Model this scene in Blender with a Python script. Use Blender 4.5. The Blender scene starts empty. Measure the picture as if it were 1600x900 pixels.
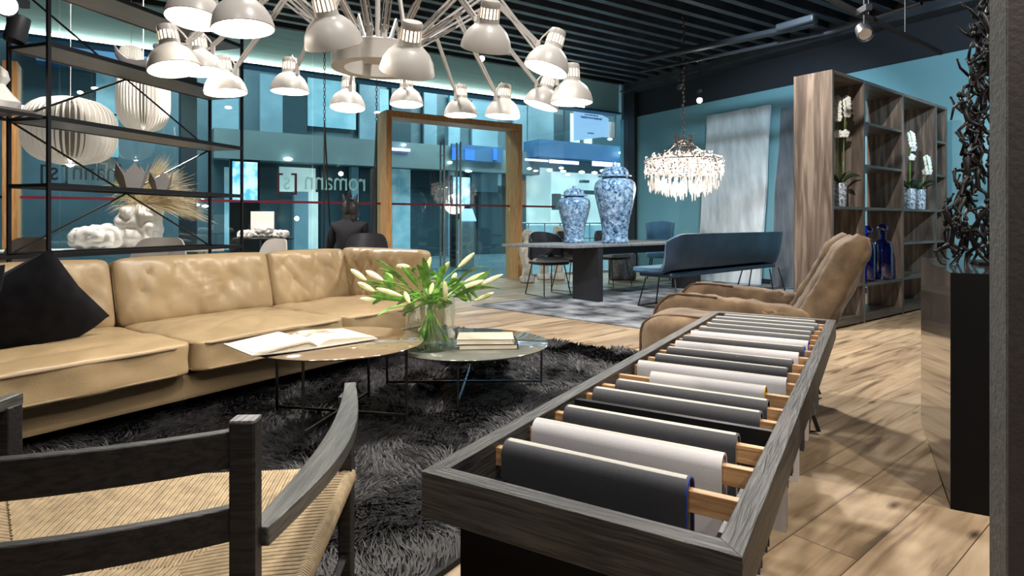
import bpy, bmesh, math, random
from math import sin, cos, pi, sqrt, radians as R
from mathutils import Vector as V, Matrix, noise
sc = bpy.context.scene
COL = sc.collection
random.seed(7)
# ------------------------------------------------------------------ camera
F = 945.0; HOR = 348.0; EYE = 1.03          # focal length in px of a 1600x900 frame, horizon row, eye height
cd = bpy.data.cameras.new('camera'); cam = bpy.data.objects.new('camera', cd); COL.objects.link(cam)
cam.location = (0, 0, EYE); cam.rotation_euler = (R(90), 0, 0)
cd.sensor_width = 36; cd.lens = 36*F/1600; cd.shift_y = -(450-HOR)/1600
cd.clip_start = .02; cd.clip_end = 200
sc.camera = cam
# ------------------------------------------------------------------ world, exposure
sc.view_settings.view_transform = 'Standard'; sc.view_settings.look = 'None'
sc.view_settings.gamma = 1; sc.view_settings.use_curve_mapping = False
sc.view_settings.exposure = 0.45
w = bpy.data.worlds.new('world'); sc.world = w; w.use_nodes = True
w.node_tree.nodes['Background'].inputs[0].default_value = (.55, .68, .8, 1)
w.node_tree.nodes['Background'].inputs[1].default_value = .25
def lamp(name, kind, loc, energy, color=(1,1,1), target=None, size=.1, angle=60, blend=.4, sy=None):
    d = bpy.data.lights.new(name, kind); d.energy = energy; d.color = color
    if kind == 'AREA':
        d.size = size
        if sy: d.shape = 'RECTANGLE'; d.size_y = sy
    else: d.shadow_soft_size = size
    if kind == 'SPOT': d.spot_size = R(angle); d.spot_blend = blend
    o = bpy.data.objects.new(name, d); COL.objects.link(o); o.location = loc
    if target is not None:
        o.rotation_euler = (V(target)-V(loc)).to_track_quat('-Z', 'Y').to_euler()
    return o
WARM = (1, .86, .70); NEUT = (1, .95, .88); COOL = (.62, .85, 1)
# broad fill lamps added under the ceiling to brighten the room evenly
lamp('fill_light', 'SPOT', (-1.0, 2.9, 3.85), 205, NEUT, (-1.0, 2.9, 0), .12, 150, .5)
lamp('fill_light', 'SPOT', (2.0, 5.6, 3.8), 520, NEUT, (2.2, 6.0, 0), .12, 150, .5)
lamp('fill_light', 'SPOT', (-3.2, 6.0, 3.8), 480, NEUT, (-3.6, 6.2, 0), .12, 145, .5)
lamp('fill_light', 'SPOT', (.6, .9, 3.85), 200, NEUT, (.6, .9, 0), .12, 150, .5)
# track spots
lamp('track_spot', 'SPOT', (3.2, 1.0, 3.7), 380, NEUT, (1.9, 4.2, 0), .05, 55, .5)
lamp('track_spot', 'SPOT', (1.8, -.6, 3.6), 260, WARM, (1.6, 2.2, 0), .03, 50, .3)
lamp('track_spot', 'SPOT', (2.6, 6.2, 3.7), 330, COOL, (4.6, 10.2, 1.6), .05, 60, .6)
lamp('track_spot', 'SPOT', (5.2, 4.2, 3.6), 420, COOL, (6.1, 8.4, 2.0), .05, 75, .7)
lamp('track_spot', 'SPOT', (1.6, 3.6, 3.7), 420, NEUT, (3.9, 6.6, 1.2), .04, 50, .5)
lamp('track_spot', 'SPOT', (-.2, 3.9, 3.8), 210, NEUT, (-2.3, 3.3, .5), .05, 65, .6)
lamp('track_spot', 'SPOT', (.6, -.4, 3.2), 60, NEUT, (.6, 1.6, .6), .05, 60, .6)
lamp('track_spot', 'SPOT', (-.6, -.6, 3.2), 60, NEUT, (-.8, 1.2, .4), .05, 60, .6)
lamp('track_spot', 'SPOT', (1.0, 5.8, 3.7), 260, COOL, (1.3, 8.4, .9), .04, 45, .6)
# ------------------------------------------------------------------ axes of the place
U = V((.839, .545, 0)); N = V((-.545, .839, 0)); P0 = V((-.04, 11.3, 0)); UA = math.atan2(.545, .839)
def pt(px, py, z):                      # point at height z seen at a pixel
    Y = F*(EYE-z)/(py-HOR); return V(((px-800)/F*Y, Y, z))
def dp(px, py, Y): return V(((px-800)/F*Y, Y, EYE-(py-HOR)/F*Y))
def onwall(px, D=0):                    # t along the glass line (offset D beyond it), and depth
    k = (px-800)/F; q = P0+N*D
    t = (k*q.y-q.x)/(U.x-k*U.y); return t, q.y+t*U.y
def wz(px, py, D=0): t, Y = onwall(px, D); return EYE-(py-HOR)/F*Y
# ------------------------------------------------------------------ materials
def nt(name):
    m = bpy.data.materials.new(name); m.use_nodes = True; t = m.node_tree
    return m, t, t.nodes['Principled BSDF']
def setp(b, **k):
    for a, v in k.items():
        i = b.inputs.get(a.replace('_', ' '))
        if i is not None: i.default_value = v
def c4(c): return (c[0], c[1], c[2], 1)
def lk(t, a, b): t.links.new(a, b)
def mat(name, col, rough=.5, metal=0, bump=0, bscale=60, var=0, vscale=4, spec=.5, coat=0, stretch=(1,1,1), col2=None, detail=4, sheen=0, alpha=None, trans=0):
    m, t, b = nt(name)
    setp(b, Base_Color=c4(col), Roughness=rough, Metallic=metal, Coat_Weight=coat, Sheen_Weight=sheen, Transmission_Weight=trans)
    b.inputs['Specular IOR Level'].default_value = spec
    tc = t.nodes.new('ShaderNodeTexCoord'); mp = t.nodes.new('ShaderNodeMapping')
    mp.inputs['Scale'].default_value = stretch; lk(t, tc.outputs['Object'], mp.inputs[0])
    nz = t.nodes.new('ShaderNodeTexNoise'); nz.inputs['Scale'].default_value = vscale; nz.inputs['Detail'].default_value = detail
    lk(t, mp.outputs[0], nz.inputs[0])
    cr = t.nodes.new('ShaderNodeValToRGB')
    c2 = col2 if col2 else tuple(min(1, x*(1+max(var, .04))) for x in col)
    c1 = col if col2 else tuple(x*(1-max(var, .04)) for x in col)
    cr.color_ramp.elements[0].color = c4(c1); cr.color_ramp.elements[1].color = c4(c2)
    cr.color_ramp.elements[0].position = .35; cr.color_ramp.elements[1].position = .65
    lk(t, nz.outputs[0], cr.inputs[0]); lk(t, cr.outputs[0], b.inputs['Base Color'])
    if bump:
        n2 = t.nodes.new('ShaderNodeTexNoise'); n2.inputs['Scale'].default_value = bscale; n2.inputs['Detail'].default_value = 5
        lk(t, mp.outputs[0], n2.inputs[0])
        bp = t.nodes.new('ShaderNodeBump'); bp.inputs['Strength'].default_value = bump; bp.inputs['Distance'].default_value = .01
        lk(t, n2.outputs[0], bp.inputs['Height']); lk(t, bp.outputs[0], b.inputs['Normal'])
    return m
def emis(name, col, s, col2=None, scale=8):
    m, t, b = nt(name); setp(b, Base_Color=c4(col), Roughness=.5)
    b.inputs['Emission Color'].default_value = c4(col); b.inputs['Emission Strength'].default_value = s
    if col2:
        tc = t.nodes.new('ShaderNodeTexCoord'); nz = t.nodes.new('ShaderNodeTexNoise'); nz.inputs['Scale'].default_value = scale
        cr = t.nodes.new('ShaderNodeValToRGB'); cr.color_ramp.elements[0].color = c4(col); cr.color_ramp.elements[1].color = c4(col2)
        cr.color_ramp.elements[0].position = .4; cr.color_ramp.elements[1].position = .6
        lk(t, tc.outputs['Object'], nz.inputs[0]); lk(t, nz.outputs[0], cr.inputs[0]); lk(t, cr.outputs[0], b.inputs['Emission Color'])
    return m
def wood(name, c1, c2, c3=None, axis=0, scale=6, rough=.45, bump=.3, ratio=14, spec=.5):
    m, t, b = nt(name); setp(b, Roughness=rough); b.inputs['Specular IOR Level'].default_value = spec
    tc = t.nodes.new('ShaderNodeTexCoord'); mp = t.nodes.new('ShaderNodeMapping')
    s = [1., 1., 1.]
    for i in range(3):
        if i != axis: s[i] = ratio
    mp.inputs['Scale'].default_value = s; lk(t, tc.outputs['Object'], mp.inputs[0])
    nz = t.nodes.new('ShaderNodeTexNoise'); nz.inputs['Scale'].default_value = scale; nz.inputs['Detail'].default_value = 8; nz.inputs['Distortion'].default_value = .6
    lk(t, mp.outputs[0], nz.inputs[0])
    cr = t.nodes.new('ShaderNodeValToRGB'); e = cr.color_ramp.elements
    e[0].color = c4(c1); e[1].color = c4(c2); e[0].position = .38; e[1].position = .62
    if c3: x = e.new(.5); x.color = c4(c3)
    lk(t, nz.outputs[0], cr.inputs[0]); lk(t, cr.outputs[0], b.inputs['Base Color'])
    bp = t.nodes.new('ShaderNodeBump'); bp.inputs['Strength'].default_value = bump; bp.inputs['Distance'].default_value = .003
    lk(t, nz.outputs[0], bp.inputs['Height']); lk(t, bp.outputs[0], b.inputs['Normal'])
    return m
def glassmat(name, tint, refl=1.0, rough=0.0, ior=1.45, extra=0.0):
    m = bpy.data.materials.new(name); m.use_nodes = True; t = m.node_tree; t.nodes.clear()
    o = t.nodes.new('ShaderNodeOutputMaterial'); mx = t.nodes.new('ShaderNodeMixShader')
    tr = t.nodes.new('ShaderNodeBsdfTransparent'); tr.inputs[0].default_value = c4(tint)
    gl = t.nodes.new('ShaderNodeBsdfGlossy'); gl.inputs['Roughness'].default_value = rough; gl.inputs[0].default_value = (refl, refl, refl, 1)
    lw = t.nodes.new('ShaderNodeLayerWeight'); lw.inputs[0].default_value = .5                  # Schlick curve, same from both faces
    pw = t.nodes.new('ShaderNodeMath'); pw.operation = 'POWER'; pw.inputs[1].default_value = 5; lk(t, lw.outputs['Facing'], pw.inputs[0])
    fr = t.nodes.new('ShaderNodeMath'); fr.operation = 'MULTIPLY_ADD'; fr.inputs[1].default_value = .95; fr.inputs[2].default_value = ((ior-1)/(ior+1))**2; lk(t, pw.outputs[0], fr.inputs[0])
    ad = t.nodes.new('ShaderNodeMath'); ad.operation = 'ADD'; ad.inputs[1].default_value = extra; ad.use_clamp = True
    lk(t, fr.outputs[0], ad.inputs[0]); lk(t, ad.outputs[0], mx.inputs[0])
    lk(t, tr.outputs[0], mx.inputs[1]); lk(t, gl.outputs[0], mx.inputs[2]); lk(t, mx.outputs[0], o.inputs[0])
    return m
M = {}
M['floor_out'] = mat('mall_floor', (.10, .17, .20), .25, var=.15, vscale=1)
M['black'] = mat('black_paint', (.016, .017, .02), .5, bump=.1)
M['ceil'] = mat('ceiling_black', (.016, .018, .025), .8)
M['slat'] = mat('slat_grey', (.045, .05, .062), .45, bump=.3, bscale=30, var=.3, vscale=3)
M['duct'] = mat('duct_grey', (.016, .018, .023), .45)
M['blue'] = mat('blue_wall_paint', (.17, .36, .42), .75, var=.03, vscale=1)
M['band'] = mat('band_grey', (.11, .16, .165), .5, var=.1, vscale=1)
M['bulk'] = mat('bulkhead_grey', (.62, .70, .70), .6, var=.05, vscale=1)
M['glass'] = glassmat('window_glass', (.84, .96, .96), 1.0, 0, 1.5, .02)
M['portal'] = wood('portal_oak', (.42, .20, .07), (.60, .33, .13), axis=2, scale=4, rough=.4)
M['oak'] = wood('oak_rail', (.42, .22, .10), (.62, .37, .18), axis=0, scale=8, rough=.45)
M['steel'] = mat('steel', (.55, .56, .58), .25, metal=1)
M['chrome'] = mat('chrome', (.8, .8, .8), .1, metal=1)
M['blackmetal'] = mat('black_metal', (.018, .018, .02), .35, metal=.4, bump=.05)
M['shelfwood'] = wood('rack_shelf_wood', (.09, .075, .065), (.15, .125, .11), axis=0, scale=5, rough=.4)
M['leather'] = mat('tan_leather', (.35, .25, .138), .36, bump=.12, bscale=160, var=.10, vscale=3, spec=.45)
M['blackfab'] = mat('black_fabric', (.005, .005, .007), .9, spec=.12, bump=.15, bscale=200, var=.3, vscale=12, sheen=.03)
M['pipe'] = mat('leather_seam', (.22, .155, .09), .5)
M['suede'] = mat('brown_suede', (.085, .052, .028), .85, bump=.15, bscale=60, col2=(.19, .125, .068), vscale=8, sheen=.15)
M['suedepipe'] = mat('suede_piping', (.07, .035, .015), .8)
M['darkwood'] = wood('dark_stained_wood', (.010, .009, .010), (.026, .024, .025), axis=0, scale=10, rough=.42, bump=.6, spec=.35)
M['rimwood'] = wood('black_ash_rim', (.02, .02, .02), (.075, .072, .068), axis=0, scale=9, rough=.42, bump=.9, ratio=18)
M['rimwood_y'] = wood('black_ash_rim_long', (.02, .02, .02), (.075, .072, .068), axis=1, scale=9, rough=.42, bump=.9, ratio=18)
M['endgrain'] = wood('end_grain', (.10, .09, .10), (.34, .32, .34), axis=1, scale=9, rough=.5, ratio=25)
M['cord'] = mat('paper_cord', (.37, .28, .165), .75, var=.18, vscale=40, bump=.1, bscale=300)
M['fabD'] = mat('charcoal_fabric', (.026, .027, .034), .62, bump=.12, bscale=700, var=.08, vscale=100, sheen=.25)
M['fabG'] = mat('slate_fabric', (.055, .06, .066), .6, bump=.12, bscale=700, sheen=.3)
M['fabW'] = mat('white_fabric', (.58, .56, .58), .75, bump=.12, bscale=700)
M['edgeblue'] = mat('blue_tape', (.02, .05, .35), .5)
M['edgeyel'] = mat('yellow_tape', (.75, .45, .02), .5)
M['paper'] = mat('paper_white', (.52, .50, .45), .8, var=.03)
M['pages'] = mat('page_block', (.62, .56, .44), .85, stretch=(1, 1, 60), var=.15, vscale=8)
M['bookcover'] = mat('book_cover_dark', (.03, .025, .025), .4)
M['bookcream'] = mat('book_cover_cream', (.60, .53, .40), .5)
M['photo'] = mat('page_photo', (.60, .50, .38), .6, col2=(.16, .11, .08), vscale=18)
M['ctop'] = mat('bronze_glass_top', (.21, .155, .10), .07, metal=.0, var=.12, vscale=3, coat=1, spec=.8)
M['ctop2'] = mat('grey_stone_top', (.17, .175, .15), .1, var=.25, vscale=4, coat=1, detail=8, spec=.8)
M['leaf'] = mat('lily_leaf', (.15, .33, .055), .4, var=.5, vscale=20)
M['bud'] = mat('lily_bud', (.48, .58, .16), .45, col2=(.80, .74, .52), vscale=16)
M['vaseglass'] = glassmat('clear_glass', (.95, .98, .97), 1.0, 0, 1.6, .07)
M['water'] = glassmat('water', (.86, .92, .9), 1.0, 0, 1.33, .03)
M['lampwhite'] = mat('lamp_cream_enamel', (.66, .63, .60), .35, spec=.5)
M['bulb'] = emis('bulb_glow', (1, .93, .80), 14)
M['slot'] = emis('slot_glow', (1, .85, .62), 2.2)
M['spotglow'] = emis('spot_glow', (1, .96, .9), 60)
M['whiteobj'] = mat('white_ceramic', (.80, .78, .74), .5, bump=.2, bscale=20)
M['greyshell'] = mat('grey_shell_plastic', (.42, .39, .36), .45)
M['whitetop'] = mat('white_tabletop', (.70, .70, .68), .35)
M['grass'] = mat('dried_grass', (.62, .54, .32), .8, col2=(.82, .70, .52), vscale=6)
M['greygold'] = mat('grey_felt', (.32, .31, .31), .7)
M['shade'] = emis('paper_shade', (.72, .69, .63), .12)
M['navy'] = mat('dark_navy_column', (.015, .022, .04), .45)
M['stone'] = mat('weathered_stone', (.48, .43, .37), .9, bump=.8, bscale=25, var=.3, vscale=9)
M['tabletop'] = mat('grey_table_top', (.17, .18, .19), .35, var=.25, vscale=6, stretch=(1, 8, 1), bump=.2)
M['tableleg'] = mat('black_table_leg', (.016, .016, .02), .45)
M['bench'] = mat('blue_velvet', (.05, .15, .26), .7, sheen=.4, var=.15, vscale=5)
M['benchback'] = mat('dark_blue_leather', (.020, .045, .085), .42, var=.2, vscale=5)
M['seatwhite'] = mat('white_seat_pad', (.5, .5, .52), .6)
M['chairblack'] = mat('black_leather', (.02, .02, .024), .38, var=.3, vscale=6)
M['slabL'] = mat('pale_wood_slab', (.40, .43, .45), .6, col2=(.62, .65, .67), vscale=3, stretch=(4, 1, .6), bump=.4, bscale=8, detail=8)
M['slabD'] = mat('dark_wood_slab', (.06, .07, .085), .6, col2=(.11, .12, .14), vscale=3, stretch=(6, 1, .6), bump=.3, bscale=8)
M['walnut'] = wood('walnut_upright', (.052, .039, .032), (.175, .138, .112), (.095, .072, .058), axis=2, scale=1.3, rough=.4, bump=.2, ratio=12)
M['walnuth'] = wood('walnut_shelf', (.052, .039, .032), (.15, .12, .095), (.085, .065, .05), axis=0, scale=1.3, rough=.4, bump=.2, ratio=12)
M['pedestal'] = mat('polished_black', (.030, .029, .030), .16, coat=.6, spec=.6)
M['pedfront'] = mat('matt_black', (.004, .004, .005), .6, spec=.12)
M['bronze'] = mat('black_bronze', (.005, .0045, .005), .5, spec=.22, bump=.2, bscale=60)
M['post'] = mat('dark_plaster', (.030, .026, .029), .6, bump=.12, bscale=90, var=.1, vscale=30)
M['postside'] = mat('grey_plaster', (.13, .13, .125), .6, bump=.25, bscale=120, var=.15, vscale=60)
M['pot'] = mat('patterned_pot', (.08, .13, .22), .3, col2=(.65, .68, .70), vscale=45, detail=1)
M['orchid'] = mat('orchid_petal', (.80, .80, .76), .5)
M['dleaf'] = mat('dark_leaf', (.02, .045, .02), .4)
M['cobalt'] = glassmat('cobalt_glass', (.12, .24, .85), 1, .02, 1.5, .08)
M['jacket'] = mat('black_jacket', (.005, .005, .008), .85)
M['mask'] = mat('dark_horse_mask', (.022, .020, .022), .5, bump=.4, bscale=40)
M['red'] = mat('red_strip', (.14, .008, .02), .4)
M['letter'] = mat('etched_letter', (.55, .66, .68), .5)
M['letterd'] = mat('black_letter', (.01, .012, .02), .5)
M['letterr'] = mat('dark_red_letter', (.11, .01, .02), .5)
M['posterm'] = emis('poster_glow', (.40, .62, .95), .75)  # poster sheet and terminal console given an even blue emission
M['ink'] = mat('blue_ink', (.01, .10, .40), .5)
M['screen'] = emis('screen_blue', (.10, .38, .95), 1.3, (.65, .9, 1), 5)
M['lav'] = emis('lavender_led', (.50, .45, 1), 2.4)
M['cove'] = emis('cove_light', (.95, 1, .9), 7)
M['bluebeam'] = mat('blue_beam', (.03, .10, .20), .5)
M['teal'] = mat('teal_panel', (.085, .14, .165), .3, var=.2, vscale=.7)
M['teal2'] = mat('teal_light_panel', (.17, .29, .35), .3, var=.2, vscale=.8)
M['teald'] = mat('teal_dark_panel', (.03, .06, .075), .3)
M['shoplit'] = emis('lit_shop_interior', (.45, .60, .62), .5, (.80, .90, .84), 1.2)
M['shopcyan'] = emis('cyan_shop_interior', (.14, .32, .40), .34, (.48, .66, .70), 1.6)
M['signblue'] = emis('blue_sign', (.02, .10, .75), .8)
M['dot'] = emis('downlight_glow', (.9, 1, .95), 9)
M['terminal'] = mat('terminal_grey', (.35, .42, .45), .4)
# ------------------------------------------------------------------ mesh builder
FR = {}
class MB:
    def __init__(s): s.v = []; s.f = []
    def add(s, vs, fs, X=None):
        n = len(s.v)
        s.v += [tuple(X @ V(p)) for p in vs] if X is not None else [tuple(p) for p in vs]
        s.f += [tuple(i+n for i in f) for f in fs]; return s
    def box(s, c, d, X=None, taper=1):
        x, y, z = d[0]/2, d[1]/2, d[2]/2; vs = []
        for sz in (-1, 1):
            k = taper if sz > 0 else 1
            for a, b in ((-1,-1),(1,-1),(1,1),(-1,1)): vs.append((c[0]+a*x*k, c[1]+b*y*k, c[2]+sz*z))
        return s.add(vs, [(3,2,1,0),(4,5,6,7),(0,1,5,4),(1,2,6,5),(2,3,7,6),(3,0,4,7)], X)
    def tube(s, pts, r, n=8, closed=False, flat=None, X=None, cap=True):
        pts = [V(p) for p in pts]; L = len(pts)
        rs = r if isinstance(r, (list, tuple)) else [r]*L
        T = []
        for i in range(L):
            a = pts[(i-1) % L] if (closed or i > 0) else pts[0]; b = pts[(i+1) % L] if (closed or i < L-1) else pts[-1]
            T.append((b-a).normalized() if (b-a).length > 1e-9 else V((0,0,1)))
        nrm = T[0].orthogonal().normalized() if abs(T[0].z) > .9 else T[0].cross(V((0,0,1))).normalized()
        vs = []
        for i in range(L):
            nrm = (nrm-T[i]*nrm.dot(T[i])).normalized(); bi = T[i].cross(nrm)
            for k in range(n):
                a = 2*pi*(k+.5)/n
                ka = flat if flat else 1
                vs.append(pts[i]+nrm*cos(a)*rs[i]+bi*sin(a)*rs[i]*ka)
        fs = []
        for i in range(L if closed else L-1):
            j = (i+1) % L
            for k in range(n): fs.append((i*n+k, i*n+(k+1) % n, j*n+(k+1) % n, j*n+k))
        if not closed and cap: fs.append(tuple(range(n-1, -1, -1))); fs.append(tuple((L-1)*n+k for k in range(n)))
        return s.add(vs, fs, X)
    def bar(s, a, b, wd, ht, up=(0,0,1), X=None):          # rectangular bar
        a, b = V(a), V(b); d = (b-a).normalized(); u = V(up)
        if abs(d.dot(u)) > .95: u = V((0,1,0))
        sd = d.cross(u).normalized(); u = sd.cross(d); vs = []
        for p in (a, b):
            for i, j in ((-1,-1),(1,-1),(1,1),(-1,1)): vs.append(p+sd*i*wd/2+u*j*ht/2)
        return s.add(vs, [(3,2,1,0),(4,5,6,7),(0,1,5,4),(1,2,6,5),(2,3,7,6),(3,0,4,7)], X)
    def lathe(s, prof, n=32, X=None, wob=None):
        vs = []; L = len(prof)
        for i, (r, z) in enumerate(prof):
            for k in range(n):
                a = 2*pi*k/n; q = r*(wob(a, z) if wob else 1); vs.append((q*cos(a), q*sin(a), z))
        fs = [(i*n+k, i*n+(k+1) % n, (i+1)*n+(k+1) % n, (i+1)*n+k) for i in range(L-1) for k in range(n)]
        fs.append(tuple(range(n-1, -1, -1))) if prof[0][0] > 1e-4 and not getattr(s, 'open', False) else None
        if prof[-1][0] > 1e-4 and not getattr(s, 'open', False): fs.append(tuple((L-1)*n+k for k in range(n)))
        return s.add(vs, fs, X)
    def rbox(s, c, d, k=6, n=10, X=None, fn=None):         # puffy rounded block
        idx = {}; vs = []; fs = []
        def vid(p):
            q = tuple(round(x, 5) for x in p)
            if q not in idx:
                idx[q] = len(vs); m = (abs(p[0])**k+abs(p[1])**k+abs(p[2])**k)**(1/k)
                a = V((p[0]/m, p[1]/m, p[2]/m)); w_ = V((a.x*d[0]/2, a.y*d[1]/2, a.z*d[2]/2))
                if fn: w_ = fn(w_, a)
                vs.append(w_+V(c))
            return idx[q]
        for ax in range(3):
            for sg in (-1, 1):
                for i in range(n):
                    for j in range(n):
                        q = []
                        for (a, b) in ((i, j), (i+1, j), (i+1, j+1), (i, j+1)):
                            p = [0, 0, 0]; p[ax] = sg; p[(ax+1) % 3] = -1+2*a/n; p[(ax+2) % 3] = -1+2*b/n; q.append(vid(p))
                        fs.append(tuple(q) if sg > 0 else tuple(q[::-1]))
        return s.add(vs, fs, X)
    def ball(s, c, r, n=12, X=None, sc_=(1,1,1)):
        pr = [(max(1e-5, r*sin(pi*i/n)), -r*cos(pi*i/n)) for i in range(n+1)]
        Y = Matrix.Translation(V(c)) @ Matrix.Diagonal((*sc_, 1))
        if X is not None: Y = X @ Y
        return s.lathe(pr, n+4, Y)
    def sheet(s, fn, nu, nv, X=None):                      # fn(u,v)->point, u,v in 0..1
        vs = [fn(i/nu, j/nv) for i in range(nu+1) for j in range(nv+1)]
        fs = [(i*(nv+1)+j, (i+1)*(nv+1)+j, (i+1)*(nv+1)+j+1, i*(nv+1)+j+1) for i in range(nu) for j in range(nv)]
        return s.add(vs, fs, X)
    def shell(s, fn, nu, nv, th, X=None):                  # sheet with a real thickness
        P = [[V(fn(i/nu, j/nv)) for j in range(nv+1)] for i in range(nu+1)]
        vs = []; W = nv+1; K = (nu+1)*W
        for sd in (0, 1):
            for i in range(nu+1):
                for j in range(nv+1):
                    du = P[min(i+1, nu)][j]-P[max(i-1, 0)][j]; dv = P[i][min(j+1, nv)]-P[i][max(j-1, 0)]
                    nn = du.cross(dv); nn = nn.normalized() if nn.length > 1e-12 else V((0,0,1))
                    vs.append(P[i][j]+nn*th*(sd-.5))
        fs = []
        for i in range(nu):
            for j in range(nv):
                a, b, c, d = i*W+j, (i+1)*W+j, (i+1)*W+j+1, i*W+j+1
                fs.append((d, c, b, a)); fs.append((a+K, b+K, c+K, d+K))
        for i in range(nu):
            for j, fl in ((0, 0), (nv, 1)):
                a, b = i*W+j, (i+1)*W+j; fs.append((a, b, b+K, a+K) if not fl else (b, a, a+K, b+K))
        for j in range(nv):
            for i, fl in ((0, 1), (nu, 0)):
                a, b = i*W+j, i*W+j+1; fs.append((a, b, b+K, a+K) if not fl else (b, a, a+K, b+K))
        return s.add(vs, fs, X)
    def build(s, name, m, parent=None, world=False, bevel=0, ang=38, sub=0, **tags):
        me = bpy.data.meshes.new(name); vs = s.v
        if world and parent is not None and parent in FR:
            I = FR[parent].inverted(); vs = [tuple(I @ V(p)) for p in vs]
        loc = None
        if parent is None:                                  # origin at the base of the thing itself
            xs = [p[0] for p in vs]; ys = [p[1] for p in vs]; zs = [p[2] for p in vs]
            loc = V(((min(xs)+max(xs))/2, (min(ys)+max(ys))/2, min(zs))); vs = [tuple(V(p)-loc) for p in vs]
        me.from_pydata(vs, [], s.f); me.update()
        me.polygons.foreach_set('use_smooth', [True]*len(me.polygons)); me.set_sharp_from_angle(angle=R(ang))
        me.materials.append(m if not isinstance(m, str) else M[m])
        o = bpy.data.objects.new(name, me); COL.objects.link(o)
        if parent is not None: o.parent = parent; FR[o] = FR.get(parent, Matrix())
        else: o.location = loc; FR[o] = Matrix.Translation(loc)
        if bevel: b = o.modifiers.new('bevel', 'BEVEL'); b.width = bevel; b.segments = 2; b.limit_method = 'ANGLE'
        if sub: b = o.modifiers.new('sub', 'SUBSURF'); b.levels = b.render_levels = sub
        for k, v_ in tags.items(): o[k] = v_
        return o
def thing(name, label, cat, loc=(0,0,0), rz=0, group=None):
    o = bpy.data.objects.new(name, None); COL.objects.link(o); o.empty_display_size = .1
    o.location = loc; o.rotation_euler = (0, 0, rz); o['label'] = label; o['category'] = cat
    if group: o['group'] = group
    FR[o] = Matrix.Translation(V(loc)) @ Matrix.Rotation(rz, 4, 'Z')
    return o
def copy_tree(o, loc=None, rz=None, label=None, parent=None, group=None):
    c = o.copy(); COL.objects.link(c)
    if parent is not None: c.parent = parent
    for ch in list(o.children): copy_tree(ch, parent=c)
    if loc is not None: c.location = loc
    if rz is not None: c.rotation_euler = (0, 0, rz)
    if label: c['label'] = label
    if group: c['group'] = group
    return c
def S(mb, name, m, **k): return mb.build(name, m, kind='structure', **k)
def text(body, size, m, X, ext=.004, name='lettering', parent=None, **tags):
    cu = bpy.data.curves.new('t', 'FONT'); cu.body = body; cu.size = size; cu.extrude = ext; cu.align_x = 'CENTER'
    o = bpy.data.objects.new('t', cu); COL.objects.link(o)
    me = bpy.data.meshes.new_from_object(o.evaluated_get(bpy.context.evaluated_depsgraph_get()))
    vs = [tuple(X @ v.co) for v in me.vertices]; fs = [tuple(p.vertices) for p in me.polygons]
    bpy.data.objects.remove(o); mb = MB(); mb.v = vs; mb.f = fs
    return mb.build(name, m, parent, world=True, **tags)
def rotz(a): return Matrix.Rotation(a, 4, 'Z')
def TR(*p): return Matrix.Translation(V(p))
WX = Matrix.Translation(P0) @ rotz(UA)                       # glass-wall frame: x along, y beyond, z up
# ================================================================== SETTING
m, t, b = nt('oak_plank_floor')                              # oak planks laid along the glass wall
tc = t.nodes.new('ShaderNodeTexCoord'); mp = t.nodes.new('ShaderNodeMapping'); mp.inputs['Rotation'].default_value = (0, 0, -UA-.12)
lk(t, tc.outputs['Object'], mp.inputs[0])
br = t.nodes.new('ShaderNodeTexBrick'); br.inputs['Scale'].default_value = 1; br.inputs['Brick Width'].default_value = 1.9; br.inputs['Row Height'].default_value = .2
br.inputs['Mortar Size'].default_value = .0018; br.inputs['Color1'].default_value = (0, 0, 0, 1); br.inputs['Color2'].default_value = (1, 1, 1, 1); br.inputs['Mortar'].default_value = (.5, .5, .5, 1)
br.offset = .37; lk(t, mp.outputs[0], br.inputs[0])
m2 = t.nodes.new('ShaderNodeMapping'); m2.inputs['Scale'].default_value = (1, 9, 1); lk(t, mp.outputs[0], m2.inputs[0])
nz = t.nodes.new('ShaderNodeTexNoise'); nz.noise_dimensions = '4D'; nz.inputs['Scale'].default_value = 1.7; nz.inputs['Detail'].default_value = 9; nz.inputs['Distortion'].default_value = .9
lk(t, m2.outputs[0], nz.inputs[0]); ml = t.nodes.new('ShaderNodeMath'); ml.operation = 'MULTIPLY'; ml.inputs[1].default_value = 37; lk(t, br.outputs[0], ml.inputs[0]); lk(t, ml.outputs[0], nz.inputs['W'])
cr = t.nodes.new('ShaderNodeValToRGB'); e = cr.color_ramp.elements; e[0].position = .3; e[0].color = (.14, .10, .065, 1); e[1].position = .66; e[1].color = (.54, .43, .30, 1)
x = e.new(.46); x.color = (.40, .30, .195, 1); lk(t, nz.outputs[0], cr.inputs[0])
hs = t.nodes.new('ShaderNodeMixRGB'); hs.blend_type = 'MULTIPLY'; hs.inputs[0].default_value = .8
c3 = t.nodes.new('ShaderNodeValToRGB'); c3.color_ramp.elements[0].color = (.62, .58, .55, 1); c3.color_ramp.elements[1].color = (1.1, 1.05, 1, 1); lk(t, br.outputs[0], c3.inputs[0])
lk(t, cr.outputs[0], hs.inputs[1]); lk(t, c3.outputs[0], hs.inputs[2])
m3 = t.nodes.new('ShaderNodeMapping'); m3.inputs['Scale'].default_value = (1.3, 3.2, 1); lk(t, mp.outputs[0], m3.inputs[0])   # knots
vo = t.nodes.new('ShaderNodeTexVoronoi'); vo.inputs['Scale'].default_value = 1.5; lk(t, m3.outputs[0], vo.inputs[0])
k2 = t.nodes.new('ShaderNodeValToRGB'); k2.color_ramp.elements[0].position = .02; k2.color_ramp.elements[0].color = (.12, .08, .06, 1); k2.color_ramp.elements[1].position = .11; k2.color_ramp.elements[1].color = (1, 1, 1, 1)
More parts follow.
